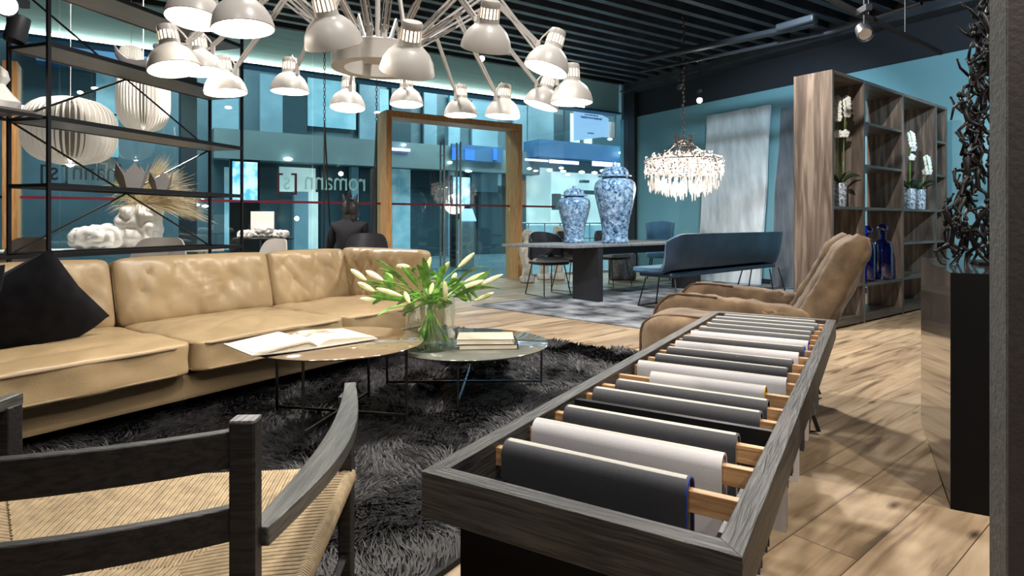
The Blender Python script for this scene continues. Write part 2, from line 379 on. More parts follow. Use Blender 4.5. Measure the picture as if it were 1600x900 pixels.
lk(t, vo.outputs['Distance'], k2.inputs[0]); mm = t.nodes.new('ShaderNodeMixRGB'); mm.blend_type = 'MULTIPLY'; mm.inputs[0].default_value = .85
lk(t, hs.outputs[0], mm.inputs[1]); lk(t, k2.outputs[0], mm.inputs[2])
mo = t.nodes.new('ShaderNodeMixRGB'); mo.inputs[2].default_value = (.08, .05, .03, 1); lk(t, br.outputs['Fac'], mo.inputs[0]); lk(t, mm.outputs[0], mo.inputs[1])
lk(t, mo.outputs[0], b.inputs['Base Color']); setp(b, Roughness=.38)
bp = t.nodes.new('ShaderNodeBump'); bp.inputs['Strength'].default_value = .15; bp.inputs['Distance'].default_value = .004; lk(t, nz.outputs[0], bp.inputs['Height']); lk(t, bp.outputs[0], b.inputs['Normal'])
M['floor'] = m
HC = 4.0                                                      # ceiling height
# local frame of the glass wall: x along, y beyond
TL, TRt = -8.6, 3.02                                          # ends of the glass run
def wbox(x0, x1, y0, y1, z0, z1): return ((( x0+x1)/2, (y0+y1)/2, (z0+z1)/2), (abs(x1-x0), abs(y1-y0), abs(z1-z0)))
f = MB(); f.box((0, -6, -.05), (26, 12.0, .1), WX); S(f, 'floor', M['floor'])
f = MB(); f.box((0, 8.0, -.06), (40, 16.0, .1), WX); S(f, 'floor_outside', M['floor_out'])
f = MB(); f.box((0, -6, HC+.35), (26, 12, .1), WX); S(f, 'ceiling', mat('ceiling_panel', (.045, .05, .062), .8))
f = MB(); f.box((0, 8, 7.5), (40, 16, .1), WX); S(f, 'ceiling_outside', M['teald'])
f = MB(); f.box((0, -12.05, 2.15), (26, .1, 4.4), WX); S(f, 'wall_behind', M['navy'])
f = MB(); f.box((-11.5, -6, 2.15), (.1, 12, 4.4), WX); S(f, 'wall_left', M['navy'])
f = MB()
f.box((-4, -7.5, HC-.02), (12, .06, .03), WX); x = 0
for i in range(34):
    y = -.35-i*.31
    f.box((-3.3, y, HC+.05), (12.4, .10, .20), WX); f.box((-3.3, y-.15, HC+.2), (12.4, .04, .06), WX)
S(f, 'trim_1', M['slat'])
f = MB(); f.box((2.95, -5.2, HC-.06), (.16, 10.4, .22), WX); f.box((2.95, -5.2, HC-.19), (.34, 10.4, .03), WX); S(f, 'trim_2', M['slat'])
# blue far wall, dark upper part
c = WX
f = MB(); f.box(*wbox(3.06, 3.16, -9.5, .3, 0, 3.27), WX); S(f, 'wall_right', M['blue'])
f = MB(); f.box(*wbox(3.10, 3.24, -9.5, .3, 3.27, 4.3), WX); S(f, 'wall_right_upper', M['ceil'])
f = MB(); f.box(*wbox(3.0, 3.06, -9.5, .1, 0, .08), WX); S(f, 'baseboard_right', M['navy'])
# dark columns in the glass run
f = MB(); f.box(*wbox(2.98, 3.30, -.22, .1, 0, HC+.3), WX); S(f, 'wall_end', M['black'])
t0, _ = onwall(258); t1, _ = onwall(309)
f = MB(); f.box(*wbox(t0+.2, t1, -.0+.12, .55, 0, 3.35), WX); S(f, 'wall_pier', M['navy'])
# bulkhead above the glass with its light line
f = MB(); f.box(*wbox(TL, TRt, .30, .42, 3.42, HC+.3), WX); S(f, 'trim_3', M['bulk'])
f = MB(); f.box(*wbox(TL, TRt, .22, .50, 3.38, 3.42), WX); S(f, 'trim_4', M['bluebeam'])
f = MB(); f.box(*wbox(TL, 2.0, .24, .29, 3.425, 3.46), WX)
o = f.build('light_strip', 'cove'); o['label'] = 'white light line running along the foot of the pale bulkhead above the glass'; o['category'] = 'strip light'
f = MB(); f.box(*wbox(TL, TRt, -.03, .05, HC-.04, HC+.3), WX); S(f, 'trim_5', M['black'])
f = MB(); f.box(*wbox(TL, -2.45, -.05, .05, 0, .05), WX); f.box(*wbox(.1, TRt, -.05, .05, 0, .05), WX); S(f, 'trim_6', M['steel'])
# glass panes
edges = [TL, -6.75, onwall(378)[0], onwall(488)[0], -2.53]
n_ = 1
def pane(a, b_, z0=.05, z1=HC-.04):
    global n_
    f = MB(); f.box(*wbox(a+.006, b_-.006, -.006, .006, z0, z1), WX); S(f, 'window_%d' % n_, M['glass']); n_ += 1
for a, b_ in zip(edges[:-1], edges[1:]): pane(a, b_)
pane(-2.53, .09, 2.86, HC-.04); pane(.09, 1.55); pane(1.55, TRt-.04)
# red warning strip on the glass, one piece each side of the door
f = MB(); f.box(*wbox(TL, -2.53, -.012, -.007, 1.325, 1.36), WX); S(f, 'trim_7', M['red'])
f = MB(); f.box(*wbox(.09, 1.05, -.012, -.007, 1.325, 1.36), WX); S(f, 'trim_8', M['red'])
# door_1: oak portal with two glass leaves
def portal(name, a, b_, ztop, m='portal'):
    f = MB(); f.box(*wbox(a-.09, a, -.28, .14, 0, ztop), WX); f.box(*wbox(b_, b_+.09, -.28, .14, 0, ztop), WX); f.box(*wbox(a-.09, b_+.09, -.28, .14, ztop, ztop+.1), WX)
    return S(f, name, M[m])
dr = portal('door_1', -2.44, 0, 2.74)
for i, (a, b_) in enumerate(((-2.43, -1.245), (-1.235, -.01))):
    f = MB(); f.box(*wbox(a, b_, -.006, .006, .02, 2.72), WX); lf = f.build('door_leaf', M['glass'], dr, world=True)
    f = MB(); xx = -1.40 if i == 0 else -1.08
    for yy in (-.07, .07):
        f.tube([(xx, yy, .25), (xx, yy, 2.45)], .018, 10, X=WX)
    for zz in (.5, 2.2): f.tube([(xx, -.07, zz), (xx, .07, zz)], .01, 8, X=WX)
    f.build('handle', M['steel'], lf, world=True)
    f = MB(); f.box(*wbox(a, b_, -.012, -.007, 1.325, 1.36), WX); f.build('warning_strip', M['red'], lf, world=True)
tA, _ = onwall(6); f = portal('door_2', tA, tA+1.6 if False else tA-1.3, 2.75) if False else None
f = MB(); tA = onwall(8)[0]; f.box(*wbox(tA, tA+.14, -.25, .1, 0, 2.95), WX); S(f, 'door_2', M['portal'])
# shop lettering on the glass, read from outside
def letters(body, px, py, size, m, xs=.75, D=.012, name='lettering', **k):
    t_, Y = onwall(px); z = wz(px, py)
    X = WX @ TR(t_, D, z) @ Matrix.Rotation(R(90), 4, 'X') @ Matrix.Diagonal((-xs, 1, 1, 1))
    return text(body, size, m, X, name=name, **k)
g = thing('glass_lettering', 'large pale mirrored lettering of the shop name on the glass left of the oak door', 'lettering', tuple(WX @ V((onwall(510)[0], .012, 1.55))))
letters('romann', 525, 297, .42, M['letter'], parent=g)
letters('s', 448, 296, .40, M['letter'], parent=g); letters(']', 436, 296, .36, M['letterr'], 1.0, name='bracket', parent=g); letters('[', 461, 296, .36, M['letterr'], 1.0, name='bracket', parent=g)
g = thing('glass_lettering', 'dark mirrored lettering of the shop name on the glass behind the black rack', 'lettering', tuple(WX @ V((onwall(120)[0], .012, 1.5))))
letters('romann', 170, 282, .34, M['letterd'], parent=g)
letters('s', 84, 281, .34, M['letterd'], parent=g); letters(']', 66, 281, .28, M['letterd'], 1.0, name='bracket', parent=g); letters('[', 102, 281, .28, M['letterd'], 1.0, name='bracket', parent=g)
# paper notice and hanging poster
t_, _ = onwall(811); f = MB(); zt, zb = wz(811, 282), wz(811, 320)
f.box((t_, -.012, (zt+zb)/2), (.30, .004, zt-zb), WX); o = f.build('paper_notice', 'paper'); o['label'] = 'white sheet of paper stuck on the glass right of the oak door'; o['category'] = 'notice'
# ================================================================== MALL BEYOND THE GLASS
def fb(mb, px0, py0, px1, py1, D, th=.1):                    # box on a facade line, D beyond the glass
    a, _ = onwall(px0, D); b_, _ = onwall(px1, D); pm = (px0+px1)/2
    z1, z0 = wz(pm, py0, D), max(0.0, wz(pm, py1, D))
    mb.box(*wbox(a, b_, D-th, D, z0, z1), WX)
g1 = thing('shopping_arcade', 'blue and teal shopping arcade facade seen through the glass wall', 'building', tuple(WX @ V((-2, 8, 0))))
def G(name, m, lst, D, th=.1, par=None, **k):
    out = None
    for q in lst:
        mb = MB()
        if m == 'dot':
            (a, Y_), (b_, _) = onwall(q[0], D), onwall(q[2], D); pm = (q[0]+q[2])/2; z1, z0 = wz(pm, q[1], D), wz(pm, q[3], D)
            mb.ball(((a+b_)/2, D, (z0+z1)/2), 1, 10, X=WX, sc_=((b_-a)/2, .08, (z1-z0)/2))
        else: fb(mb, *q, D, th)
        out = mb.build(name, M[m], par or g1, world=True, **k)
    return out
mb = MB(); mb.box(*wbox(-16, 18, 8.0, 8.2, 0, 7.4), WX); mb.build('back_wall', M['teal'], g1, world=True)
G('wall_panel', 'teal2', [(330, 100, 372, 250), (405, 118, 440, 225), (560, 110, 590, 250), (700, 150, 716, 232), (735, 160, 775, 300), (800, 165, 822, 245), (660, 120, 680, 230), (820, 160, 862, 236)], 7.9, .12)
G('wall_panel', 'teald', [(440, 115, 478, 230), (610, 60, 640, 235), (500, 258, 545, 400), (390, 258, 432, 400), (560, 262, 592, 400), (640, 262, 690, 400), (745, 290, 790, 400), (862, 180, 888, 240)], 7.9, .10)
G('window', 'shopcyan', [(150, 110, 250, 180), (135, 180, 185, 245), (480, 120, 555, 200), (612, 262, 640, 392), (350, 262, 385, 390), (750, 260, 782, 392), (592, 140, 606, 240)], 7.88, .06)
G('window', 'shoplit', [(436, 262, 492, 300), (470, 300, 496, 396), (822, 262, 862, 392)], 7.86, .06)
G('column', 'teal2', [(456, 300, 478, 400), (545, 262, 556, 400), (695, 200, 705, 400), (590, 262, 598, 400)], 7.7, .25)
G('floor_band', 'band', [(330, 222, 830, 262)], 7.6, .5)
G('floor_band', 'bluebeam', [(60, 60, 240, 112)], 7.6, .5)
G('led_strip', 'lav', [(26, 166, 75, 174), (612, 232, 640, 236), (732, 242, 766, 246)], 7.05, .05)
G('ceiling_lamp', 'dot', [(529, 268, 536, 275), (443, 246, 457, 251), (735, 237, 745, 240), (628, 225, 634, 228), (120, 142, 130, 147), (142, 136, 154, 140), (351, 166, 362, 170), (700, 252, 706, 256), (727, 266, 737, 269), (300, 318, 312, 322), (315, 320, 326, 324), (515, 356, 520, 360), (460, 338, 467, 345), (585, 174, 594, 178)], 7.0, .05)
# right hand shop: gallery, blue beam, bright ground floor
G('floor_band', 'bluebeam', [(818, 230, 1000, 254)], 7.3, .9)
G('led_strip', 'lav', [(820, 249, 855, 252), (858, 251, 903, 256), (925, 254, 985, 261)], 6.3, .05)
G('window', 'shoplit', [(860, 272, 1000, 352)], 7.0, .06)
G('window', 'shopcyan', [(822, 352, 1000, 400)], 6.9, .06)
G('window', 'shoplit', [(886, 178, 904, 232), (912, 205, 925, 235)], 6.9, .06)
G('wall_panel', 'teald', [(880, 130, 888, 240), (925, 215, 960, 240), (960, 180, 966, 240)], 6.85, .1)
G('wall_panel', 'greygold', [(905, 190, 985, 236)], 7.1, .05)
G('ceiling_lamp', 'dot', [(824, 262, 830, 265), (834, 266, 840, 268), (855, 264, 862, 268), (874, 261, 880, 264), (876, 266, 884, 269), (884, 272, 890, 274), (905, 267, 913, 271), (925, 268, 933, 272), (938, 265, 946, 269), (967, 237, 979, 241), (950, 216, 956, 219)], 6.2, .05)
G('shelf', 'teald', [(900, 298, 935, 304), (905, 282, 915, 286), (862, 303, 871, 328)], 6.6, .2)
mb = MB()
a, _ = onwall(800, 5.2); b_, _ = onwall(985, 5.2)
for z in (1.02, .55, .12): mb.tube([(a, 5.2, z), (b_, 5.2, z)], .025, 8, X=WX)
for i in range(9): x = a+(b_-a)*i/8; mb.tube([(x, 5.2, 0), (x, 5.2, 1.02)], .02, 8, X=WX)
o = mb.build('guard_rail', M['teal2']); o['label'] = 'teal guard rail outside in front of the bright shop on the right'; o['category'] = 'railing'
def tagged(o, l, c, g=None):
    o['label'] = l; o['category'] = c
    if g: o['group'] = g
    return o
# screens, sign, terminal
def screen(px0, py0, px1, py1, D, label, name='display_screen', m='screen', fr='blackmetal'):
    a, _ = onwall(px0, D); b_, _ = onwall(px1, D); z1, z0 = wz((px0+px1)/2, py0, D), wz((px0+px1)/2, py1, D)
    g = thing(name, label, 'screen', tuple(WX @ V(((a+b_)/2, D, 0))))
    mb = MB(); mb.box(*wbox(a-.04, b_+.04, D+.002, D+.10, 0, z1+.04), WX); mb.build('cabinet', M[fr], g, world=True)
    mb = MB(); mb.box(*wbox(a, b_, D-.01, D+.002, z0, z1), WX); mb.build('panel', M[m], g, world=True); return g
screen(363, 253, 402, 315, 2.2, 'tall blue display screen outside the glass behind the right end of the rack')
screen(708, 277, 734, 322, 3.0, 'tall blue display screen outside seen through the oak doorway')
a, _ = onwall(706, 7); b_, _ = onwall(785, 7)
mb = MB(); fb(mb, 704, 228, 784, 252, 7.0, .08); g = mb.build('sign_band', M['bluebeam']); tagged(g, 'blue sign band over the arcade seen through the right door leaf', 'sign')
for q in ((706, 231, 712, 250), (726, 233, 741, 250), (770, 232, 776, 250)):
    mb = MB(); fb(mb, *q, 6.9, .03); mb.build('glowing_letter', M['signblue'], g, world=True)
D = 2.0; a, _ = onwall(722, D); b_, _ = onwall(742, D)
g = thing('info_terminal', 'grey free-standing information terminal outside the doorway', 'terminal', tuple(WX @ V(((a+b_)/2, D+.1, 0))))
mb = MB(); mb.box((( a+b_)/2, D+.12, .55), (b_-a, .2, 1.1), WX, taper=.9); mb.build('body', M['terminal'], g, world=True, bevel=.01)
mb = MB(); X = WX @ TR((a+b_)/2, D+.06, 1.2) @ Matrix.Rotation(R(55), 4, 'X'); mb.box((0, 0, 0), ((b_-a)*1.1, .32, .03), X); mb.build('console', M['posterm'], g, world=True)
# hanging poster outside with illegible blue lines
D = .5; a, _ = onwall(897, D); b_, _ = onwall(951, D)
z1, z0 = wz(924, 172, D), wz(924, 216, D)
g = thing('hanging_poster', 'pale blue poster hanging high outside the glass with faint mirrored blue writing', 'poster', tuple(WX @ V(((a+b_)/2, D, z0))))
vs = [(a, D, wz(897, 160, D)), (b_, D, wz(951, 185, D)), (b_, D, wz(951, 213, D)), (a, D, wz(897, 220, D))]
vs = vs+[(p[0], p[1]+.02, p[2]) for p in vs]
mb = MB(); mb.add(vs, [(0,1,2,3),(7,6,5,4),(1,0,4,5),(2,1,5,6),(3,2,6,7),(0,3,7,4)], WX); mb.build('panel', M['posterm'], g, world=True)
mb = MB(); random.seed(3)
for (zz, s_, e_, h) in ((.78, .30, .66, .035), (.68, .18, .80, .045), (.14, .38, .56, .035)):
    x = s_
    while x < e_:
        w_ = random.uniform(.01, .03); zc = z0+.02+(z1-z0)*zz
        mb.box((a+(b_-a)*(x+w_/2), D-.004, zc), ((b_-a)*w_, .004, h*random.uniform(.6, 1)), WX); x += w_+.012
mb.build('writing', M['ink'], g, world=True)
for (px, e_) in ((-5, 260), (3, 340), (9, 260)):
    lamp('arcade_light', 'AREA', tuple(WX @ V((px, 4.4, 6.6))), e_*1.8, (.85, .95, 1), tuple(WX @ V((px, 5.2, 0))), 3.0)
letters("E'", 148, 248, .42, M['paper'], D=4, name='facade_letter', category='sign', label='white letter E on the arcade facade seen through the rack')
# ------------------------------------------------------------------ ceiling services
g = thing('ceiling_duct', 'grey ventilation trunk with pipe hung under the ceiling above the crystal chandelier', 'duct', (3.0, 9.0, 3.7))
A, B = dp(1005, 93, 9.2), dp(1275, 36, 7.2)
mb = MB(); mb.bar(A, B, .12, .07); mb.build('trunk', M['duct'], g, world=True, bevel=.02)
mb = MB(); mb.bar(dp(1215, 45, 7.3), dp(1275, 28, 6.9), .12, .09); mb.build('fixture', M['duct'], g, world=True, bevel=.02)
mb = MB(); mb.tube([dp(1000, 112, 9.2), dp(1300, 50, 7.0), dp(1440, 5, 6.0)], .022, 8); mb.build('pipe', M['duct'], g, world=True)
g = thing('lighting_track', 'black ceiling track crossing above the walnut bookcase', 'track', tuple(dp(1380, 40, 4.6)))
mb = MB(); mb.bar(dp(1288, -6, 4.9), dp(1470, 83, 5.6), .035, .035); mb.build('rail', M['duct'], g, world=True)
for a_, b_ in ((dp(1357, 27, 5.15), dp(1357, -160, 5.15)), (dp(1414, 55, 5.35), dp(1414, -120, 5.35))):
    mb = MB(); mb.tube([a_, b_], .004, 6); mb.build('suspension_rod', M['duct'], g, world=True)
def spotlight(px, py, Y, label, aim, glow=False, s=1.0, group=None):
    p = dp(px, py, Y); g = thing('spotlight', label, 'spotlight', tuple(p), 0, group)
    q = (V(aim)-p).to_track_quat('Z', 'Y').to_matrix().to_4x4(); X = TR(*p) @ q
    mb = MB(); mb.lathe([(.03*s, -.09*s), (.055*s, -.08*s), (.06*s, .07*s), (.056*s, .08*s), (.05*s, .05*s)], 20, X); mb.build('housing', M['duct'], g, world=True)
    mb = MB(); mb.lathe([(.048*s, .045*s), (.048*s, .055*s)], 16, X); mb.build('lens', M['spotglow'] if glow else M['steel'], g, world=True)
    mb = MB(); mb.tube([p+V((0, 0, .03)), V((p.x, p.y, max(p.z+.2, HC+.30)))], .006, 6); mb.box((p.x, p.y, p.z+.18*s), (.05*s, .14*s, .05*s)); mb.build('bracket', M['duct'], g, world=True)
    return g
spotlight(1350, 50, 4.9, 'grey cylindrical spotlight hanging from the ceiling track over the bookcase', (1.6, 1.4, 0))
spotlight(1093, 157, 9.6, 'dazzling ceiling spotlight beside the chandelier cable', (0, 0, 1.2), True, .8)
spotlight(1062, 135, 9.4, 'small unlit spotlight left of the dazzling one', (2, 11, 1), False, .6)
spotlight(753, 92, 8.6, 'bright ceiling spotlight seen behind the lamp cluster', (0, 0, 1.6), True, .7)
spotlight(588, 62, 7.4, 'bright ceiling spotlight above the white ring of the lamp cluster', (0, 0, 1.6), True, .9)
spotlight(9, 10, 3.2, 'dazzling spotlight in the top left corner', (0, 0, 1.4), True, .9)
spotlight(27, 46, 3.6, 'dark unlit spotlight hanging at the top left beside the rack', (-3.2, 3.2, 0), False, .95)
# ================================================================== LARGE FOREGROUND POST AND PEDESTAL
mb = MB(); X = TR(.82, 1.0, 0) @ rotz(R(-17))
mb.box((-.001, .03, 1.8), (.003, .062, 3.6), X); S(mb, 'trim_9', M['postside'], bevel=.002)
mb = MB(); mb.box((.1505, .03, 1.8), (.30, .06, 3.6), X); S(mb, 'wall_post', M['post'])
EL = V((.514, .858, 0))
g = thing('display_pedestal', 'polished black plinth with a matt black front under the bronze sculpture', 'pedestal', (1.58, 2.18, 0))
a = V((1.58, 2.18, 0)); du = V((.49, .872, 0)); dv = V((.872, -.49, 0)); n2 = a+du*1.06; n3 = n2+dv*.8; n4 = a+dv*.8
mb = MB(); mb.add([p+V((0,0,z)) for z in (.015, .85) for p in (a, n4, n3, n2)], [(3,2,1,0),(4,5,6,7),(0,1,5,4),(1,2,6,5),(2,3,7,6),(3,0,4,7)]); mb.build('body', M['pedestal'], g, world=True)
mb = MB(); o_ = (-du)*.006
mb.add([p+V((0,0,z)) for z in (.0, .85) for p in (a+o_-dv*0, n4+o_, n4, a)], [(3,2,1,0),(4,5,6,7),(0,1,5,4),(1,2,6,5),(2,3,7,6),(3,0,4,7)]); mb.build('front_panel', M['pedfront'], g, world=True)
PEDC = a+du*.5+dv*.36
# ================================================================== RUGS
import array
def rug_frame(): return V((-.6, 4.75, 0)), V((-.56, -.83, 0)), V((.83, -.56, 0))
R0, SA, EA = rug_frame()
g = thing('shaggy_rug', 'black long-pile fur rug under the coffee tables and the cord chair', 'rug', (0, 3, 0))
mb = MB()
def rp(s, e, z): p = R0+SA*s+EA*e; return (p.x, p.y, z)
mb.add([rp(s, e, z) for z in (.002, .02) for (s, e) in ((-.84, -.75), (-.84, 2.0), (4.6, 2.0), (4.6, -.75))], [(0,1,2,3),(7,6,5,4),(1,0,4,5),(2,1,5,6),(3,2,6,7),(0,3,7,4)])
mb.build('backing', mat('rug_backing', (.006, .006, .007), .9), g, world=True)
random.seed(11); vs = []; fs = []
rnd = random.random
for i in range(105000):
    s = -.84+5.3*rnd(); e = -.75+2.75*rnd()
    p = R0+SA*s+EA*e
    if p.y < .35 or (p.y < 6 and p.x < -.9*p.y-.3): continue
    dist = max(.8, p.y)
    if dist > 2.4 and rnd() < .25: continue
    nx = noise.noise(V((p.x*2.2, p.y*2.2, 0))); ny = noise.noise(V((p.x*2.2+9, p.y*2.2, 5))); cl = noise.noise(V((p.x*9, p.y*9, 3)))
    L = .034+.02*rnd(); a = math.atan2(ny, nx)*1.0+rnd()*.9+cl*1.5; ln = .022+.03*rnd()
    w_ = .0016+.0011*dist*.9; c_, s_ = cos(a), sin(a); k = len(vs); h = L*(.45+.55*rnd())+.012*cl
    vs += [(p.x-s_*w_, p.y+c_*w_, .018), (p.x+s_*w_, p.y-c_*w_, .018), (p.x+c_*ln*.5+s_*w_*.7, p.y+s_*ln*.5-c_*w_*.7, .018+h*.6), (p.x+c_*ln*.5-s_*w_*.7, p.y+s_*ln*.5+c_*w_*.7, .018+h*.6), (p.x+c_*ln*1.5, p.y+s_*ln*1.5, .018+h*.85)]
    fs += [(k, k+1, k+2, k+3), (k+3, k+2, k+4)]
mb = MB(); mb.v = vs; mb.f = fs
M['fur'] = mat('black_fur', (.012, .012, .014), .48, col2=(.024, .022, .025), vscale=2.2, spec=.35, detail=6)
mb.build('pile', M['fur'], g, world=True, kind='stuff')
g = MB(); P_ = [pt(735, 478, 0), pt(985, 513, 0), pt(1010, 508, 0), pt(1330, 470, 0), pt(1250, 438, 0), pt(1000, 430, 0)]
P_ = [V((-.5, 7.5, 0)), V((1.25, 5.85, 0)), V((5.0, 9.0, 0)), V((3.3, 10.8, 0))]
vs = [p+V((0,0,.001)) for p in P_]+[p+V((0,0,.012)) for p in P_]
g.add(vs, [(3,2,1,0),(4,5,6,7),(0,1,5,4),(1,2,6,5),(2,3,7,6),(3,0,4,7)])
tagged(g.build('patterned_rug', mat('distressed_rug', (.02, .023, .032), .95, col2=(.30, .32, .35), vscale=3.4, detail=15, bump=.5, bscale=40)), 'grey distressed rug under the dining table and blue bench', 'rug')
# ================================================================== SOFA
g = thing('corner_sofa', 'long tan leather sofa with loose cushions along the black fur rug', 'sofa', tuple(R0))
def SX(s, e, z=0): return R0+SA*s+EA*e+V((0,0,z))             # s along the sofa, e towards the room (0 = front edge)
SR = Matrix.Translation(R0) @ Matrix(((SA.x, EA.x, 0, 0), (SA.y, EA.y, 0, 0), (0, 0, 1, 0), (0, 0, 0, 1)))
def wr(amp, sc_, seed, st=(1,1,1), k_=1):
    def fn(w_, a):
        n = noise.noise(V((w_.x*sc_*st[0]+seed, w_.y*sc_*st[1], w_.z*sc_*st[2]+seed)))
        n2 = noise.noise(V((w_.x*sc_*2.7*st[0]+seed, w_.y*sc_*2.7*st[1]+seed, w_.z*sc_*2.7*st[2])))
        d = w_.normalized(); m_ = max(abs(a.x), abs(a.y), abs(a.z))
        ax_ = [abs(w_.x), abs(w_.y), abs(w_.z)]; return w_+V((a.x**3, a.y**3, a.z**3)).normalized()*(amp*n+amp*.5*n2)*(1 if k_ else 1)
    return fn
mb = MB(); mb.rbox((1.75, -.545, .155), (3.65, .93, .15), 14, 14, SR); b0 = mb.build('base', M['leather'], g, world=True)
for s in (.3, 1.9, 3.3):
    for e in (-.2, -.85): mb = MB(); mb.box((s, e, .045), (.08, .08, .07), SR); mb.build('foot', M['blackmetal'], g, world=True)
def cushion(name, s0, s1, e0, e1, z0, z1, k, seed, amp, st=(1,1,1), tilt=None, pipe=True, n=44, bulge=0):
    cx, cy, cz = (s0+s1)/2, (e0+e1)/2, (z0+z1)/2; d = (s1-s0, e1-e0, z1-z0)
    X = SR @ TR(cx, cy, cz)
    if tilt: X = X @ tilt
    base = wr(amp, 4, seed, st)
    def fn(w_, a):
        if bulge: w_ = V((w_.x, w_.y, w_.z+bulge*(1-min(1, abs(a.x))**2)*(1-min(1, abs(a.y))**2)*(1 if a.z > 0 else 0)))
        p = base(w_, a)
        if name == 'back_cushion':                          # pulled creases in the loose leather
            lg = d[1] < d[0]; u_, v_ = (w_.x if lg else w_.y), w_.z; au = abs(u_)/(max(d[0], d[1])/2); av = abs(v_)/(d[2]/2)
            q = noise.noise(V((u_*5+v_*3+seed*7, v_*1.2, seed))); cr_ = (1-min(1, abs(q)*3.2))**2; q2 = noise.noise(V((u_*10-v_*5+seed*3, v_*2.5, seed))); cr2 = (1-min(1, abs(q2)*3))**2
            ms = max(0, (1-min(1, au)**5)*(1-min(1, av)**5)); m_ = (a.y if lg else a.x); th = .42+.58*ms**.6
            f_ = -m_*(.017*cr_+.009*cr2)*ms
            p = V((w_.x+(p.x-w_.x)*ms, w_.y*th+f_+(p.y-w_.y)*ms, w_.z+(p.z-w_.z)*ms)) if lg else V((w_.x*th+f_+(p.x-w_.x)*ms, w_.y+(p.y-w_.y)*ms, w_.z+(p.z-w_.z)*ms))
        elif a.z > .3:
            q = noise.noise(V((w_.x*2.4+seed*5, w_.y*4+seed, 0))); cr_ = (1-min(1, abs(q)*3.5))**3; edge = (1-abs(a.x)**6)*(1-abs(a.y)**6); p.z -= .012*cr_*edge
        return p
    mb = MB(); mb.rbox((0,0,0), d, k, n, X, fn); c = mb.build(name, M['leather'], g, world=True)
    return c, X, d
def seam(par, X, d, fn_pts, r=.006, name='piping'):
    mb = MB(); mb.tube(fn_pts, r, 6, closed=True, X=X); mb.build(name, M['pipe'], par, world=True)
def ring(d, z, k=14, n=44, base=None):
    pts = []
    for i in range(n):
        a = 2*pi*i/n; x, y = cos(a), sin(a); m = (abs(x)**k+abs(y)**k)**(1/k); q = V((x/m*d[0]/2*.985, y/m*d[1]/2*.985, z)); pts.append(q)
    return pts
for (s0, s1, sd) in ((.01, .905, 1), (.915, 1.905, 2), (1.915, 3.3, 3)):
    c_, X, d = cushion('seat_cushion', s0, s1, -.86, .03, .235, .415, 14, sd, .014, bulge=.035)
    seam(c_, X, d, [V((p.x*1.012, p.y*1.015, p.z)) for p in ring(d, .066)], .0055); seam(c_, X, d, [V((p.x*1.012, p.y*1.015, p.z)) for p in ring(d, -.070)], .0055)
tb = Matrix.Rotation(R(14), 4, 'X')
for (s0, s1, sd) in ((.14, .86, 4), (.87, 1.915, 5), (1.93, 2.98, 6)):
    c_, X, d = cushion('back_cushion', s0, s1, -1.03, -.79, .37, .81, 12, sd, .028, (1.7, 1, .7), tb, bulge=.0)
    pts = [V((p.x*1.012, 0.03, p.y*1.015)) for p in ring((d[0], d[2], 0), 0, 7)]
    seam(c_, X, d, pts)
c_, X, d = cushion('back_cushion', -.03, .17, -.98, -.03, .37, .82, 12, 9, .03, (1, 2.2, .8), Matrix.Rotation(R(-4), 4, 'Y'))
seam(c_, X, d, [V((0.02, p.x, p.y)) for p in ring((d[1], d[2], 0), 0, 6)])
mb = MB(); mb.rbox((1.7, -1.00, .40), (3.5, .12, .50), 12, 14, SR @ TR(0, -.06, 0)); mb.build('back_frame', M['leather'], g, world=True)
mb = MB(); mb.rbox((-.06, -.5, .36), (.13, 1.0, .42), 10, 12, SR); mb.build('arm_frame', M['leather'], g, world=True)
# black scatter cushion leaning on the sofa back
def pillow(name, label, c, sz, Rm, m, seed=0):
    X = TR(*c) @ Rm; n = 26; mb = MB()
    for sg in (1, -1):
        def fn(u, v):
            a, b = 2*u-1, 2*v-1; q = max(0, (1-abs(a)**2.6))*max(0, (1-abs(b)**2.6))
            x = a*sz/2*(1-.06*(1-abs(b))*abs(a)**2); y = b*sz/2*(1-.06*(1-abs(a))*abs(b)**2)
            h = sg*(.10*q**.42+.006*noise.noise(V((a*4+seed, b*4, sg)))*q**.3); return (x, y, h) if sg > 0 else (x, y, h)
        k = len(mb.v); mb.sheet(fn, n, n, X)
        if sg < 0: mb.f = [f if min(f) < k else f[::-1] for f in mb.f]
    o = mb.build(name, m); tagged(o, label, 'cushion')
    return o
PX = Matrix(((SA.x, EA.x, 0, 0), (SA.y, EA.y, 0, 0), (0, 0, 1, 0), (0, 0, 0, 1)))
c1 = SX(2.49, -.44, .57)
pillow('scatter_cushion', 'square black fabric scatter cushion leaning on the left end of the tan sofa', c1, .54, PX @ Matrix.Rotation(R(63), 4, 'X') @ Matrix.Rotation(R(52), 4, 'Z'), M['blackfab'])
c1 = SX(2.80, -.42, .62)
pillow('scatter_cushion', 'grey-black cushion cut by the left picture edge behind the black scatter cushion', c1, .45, PX @ Matrix.Rotation(R(60), 4, 'X') @ Matrix.Rotation(R(-8), 4, 'Z'), M['blackfab'], 5)
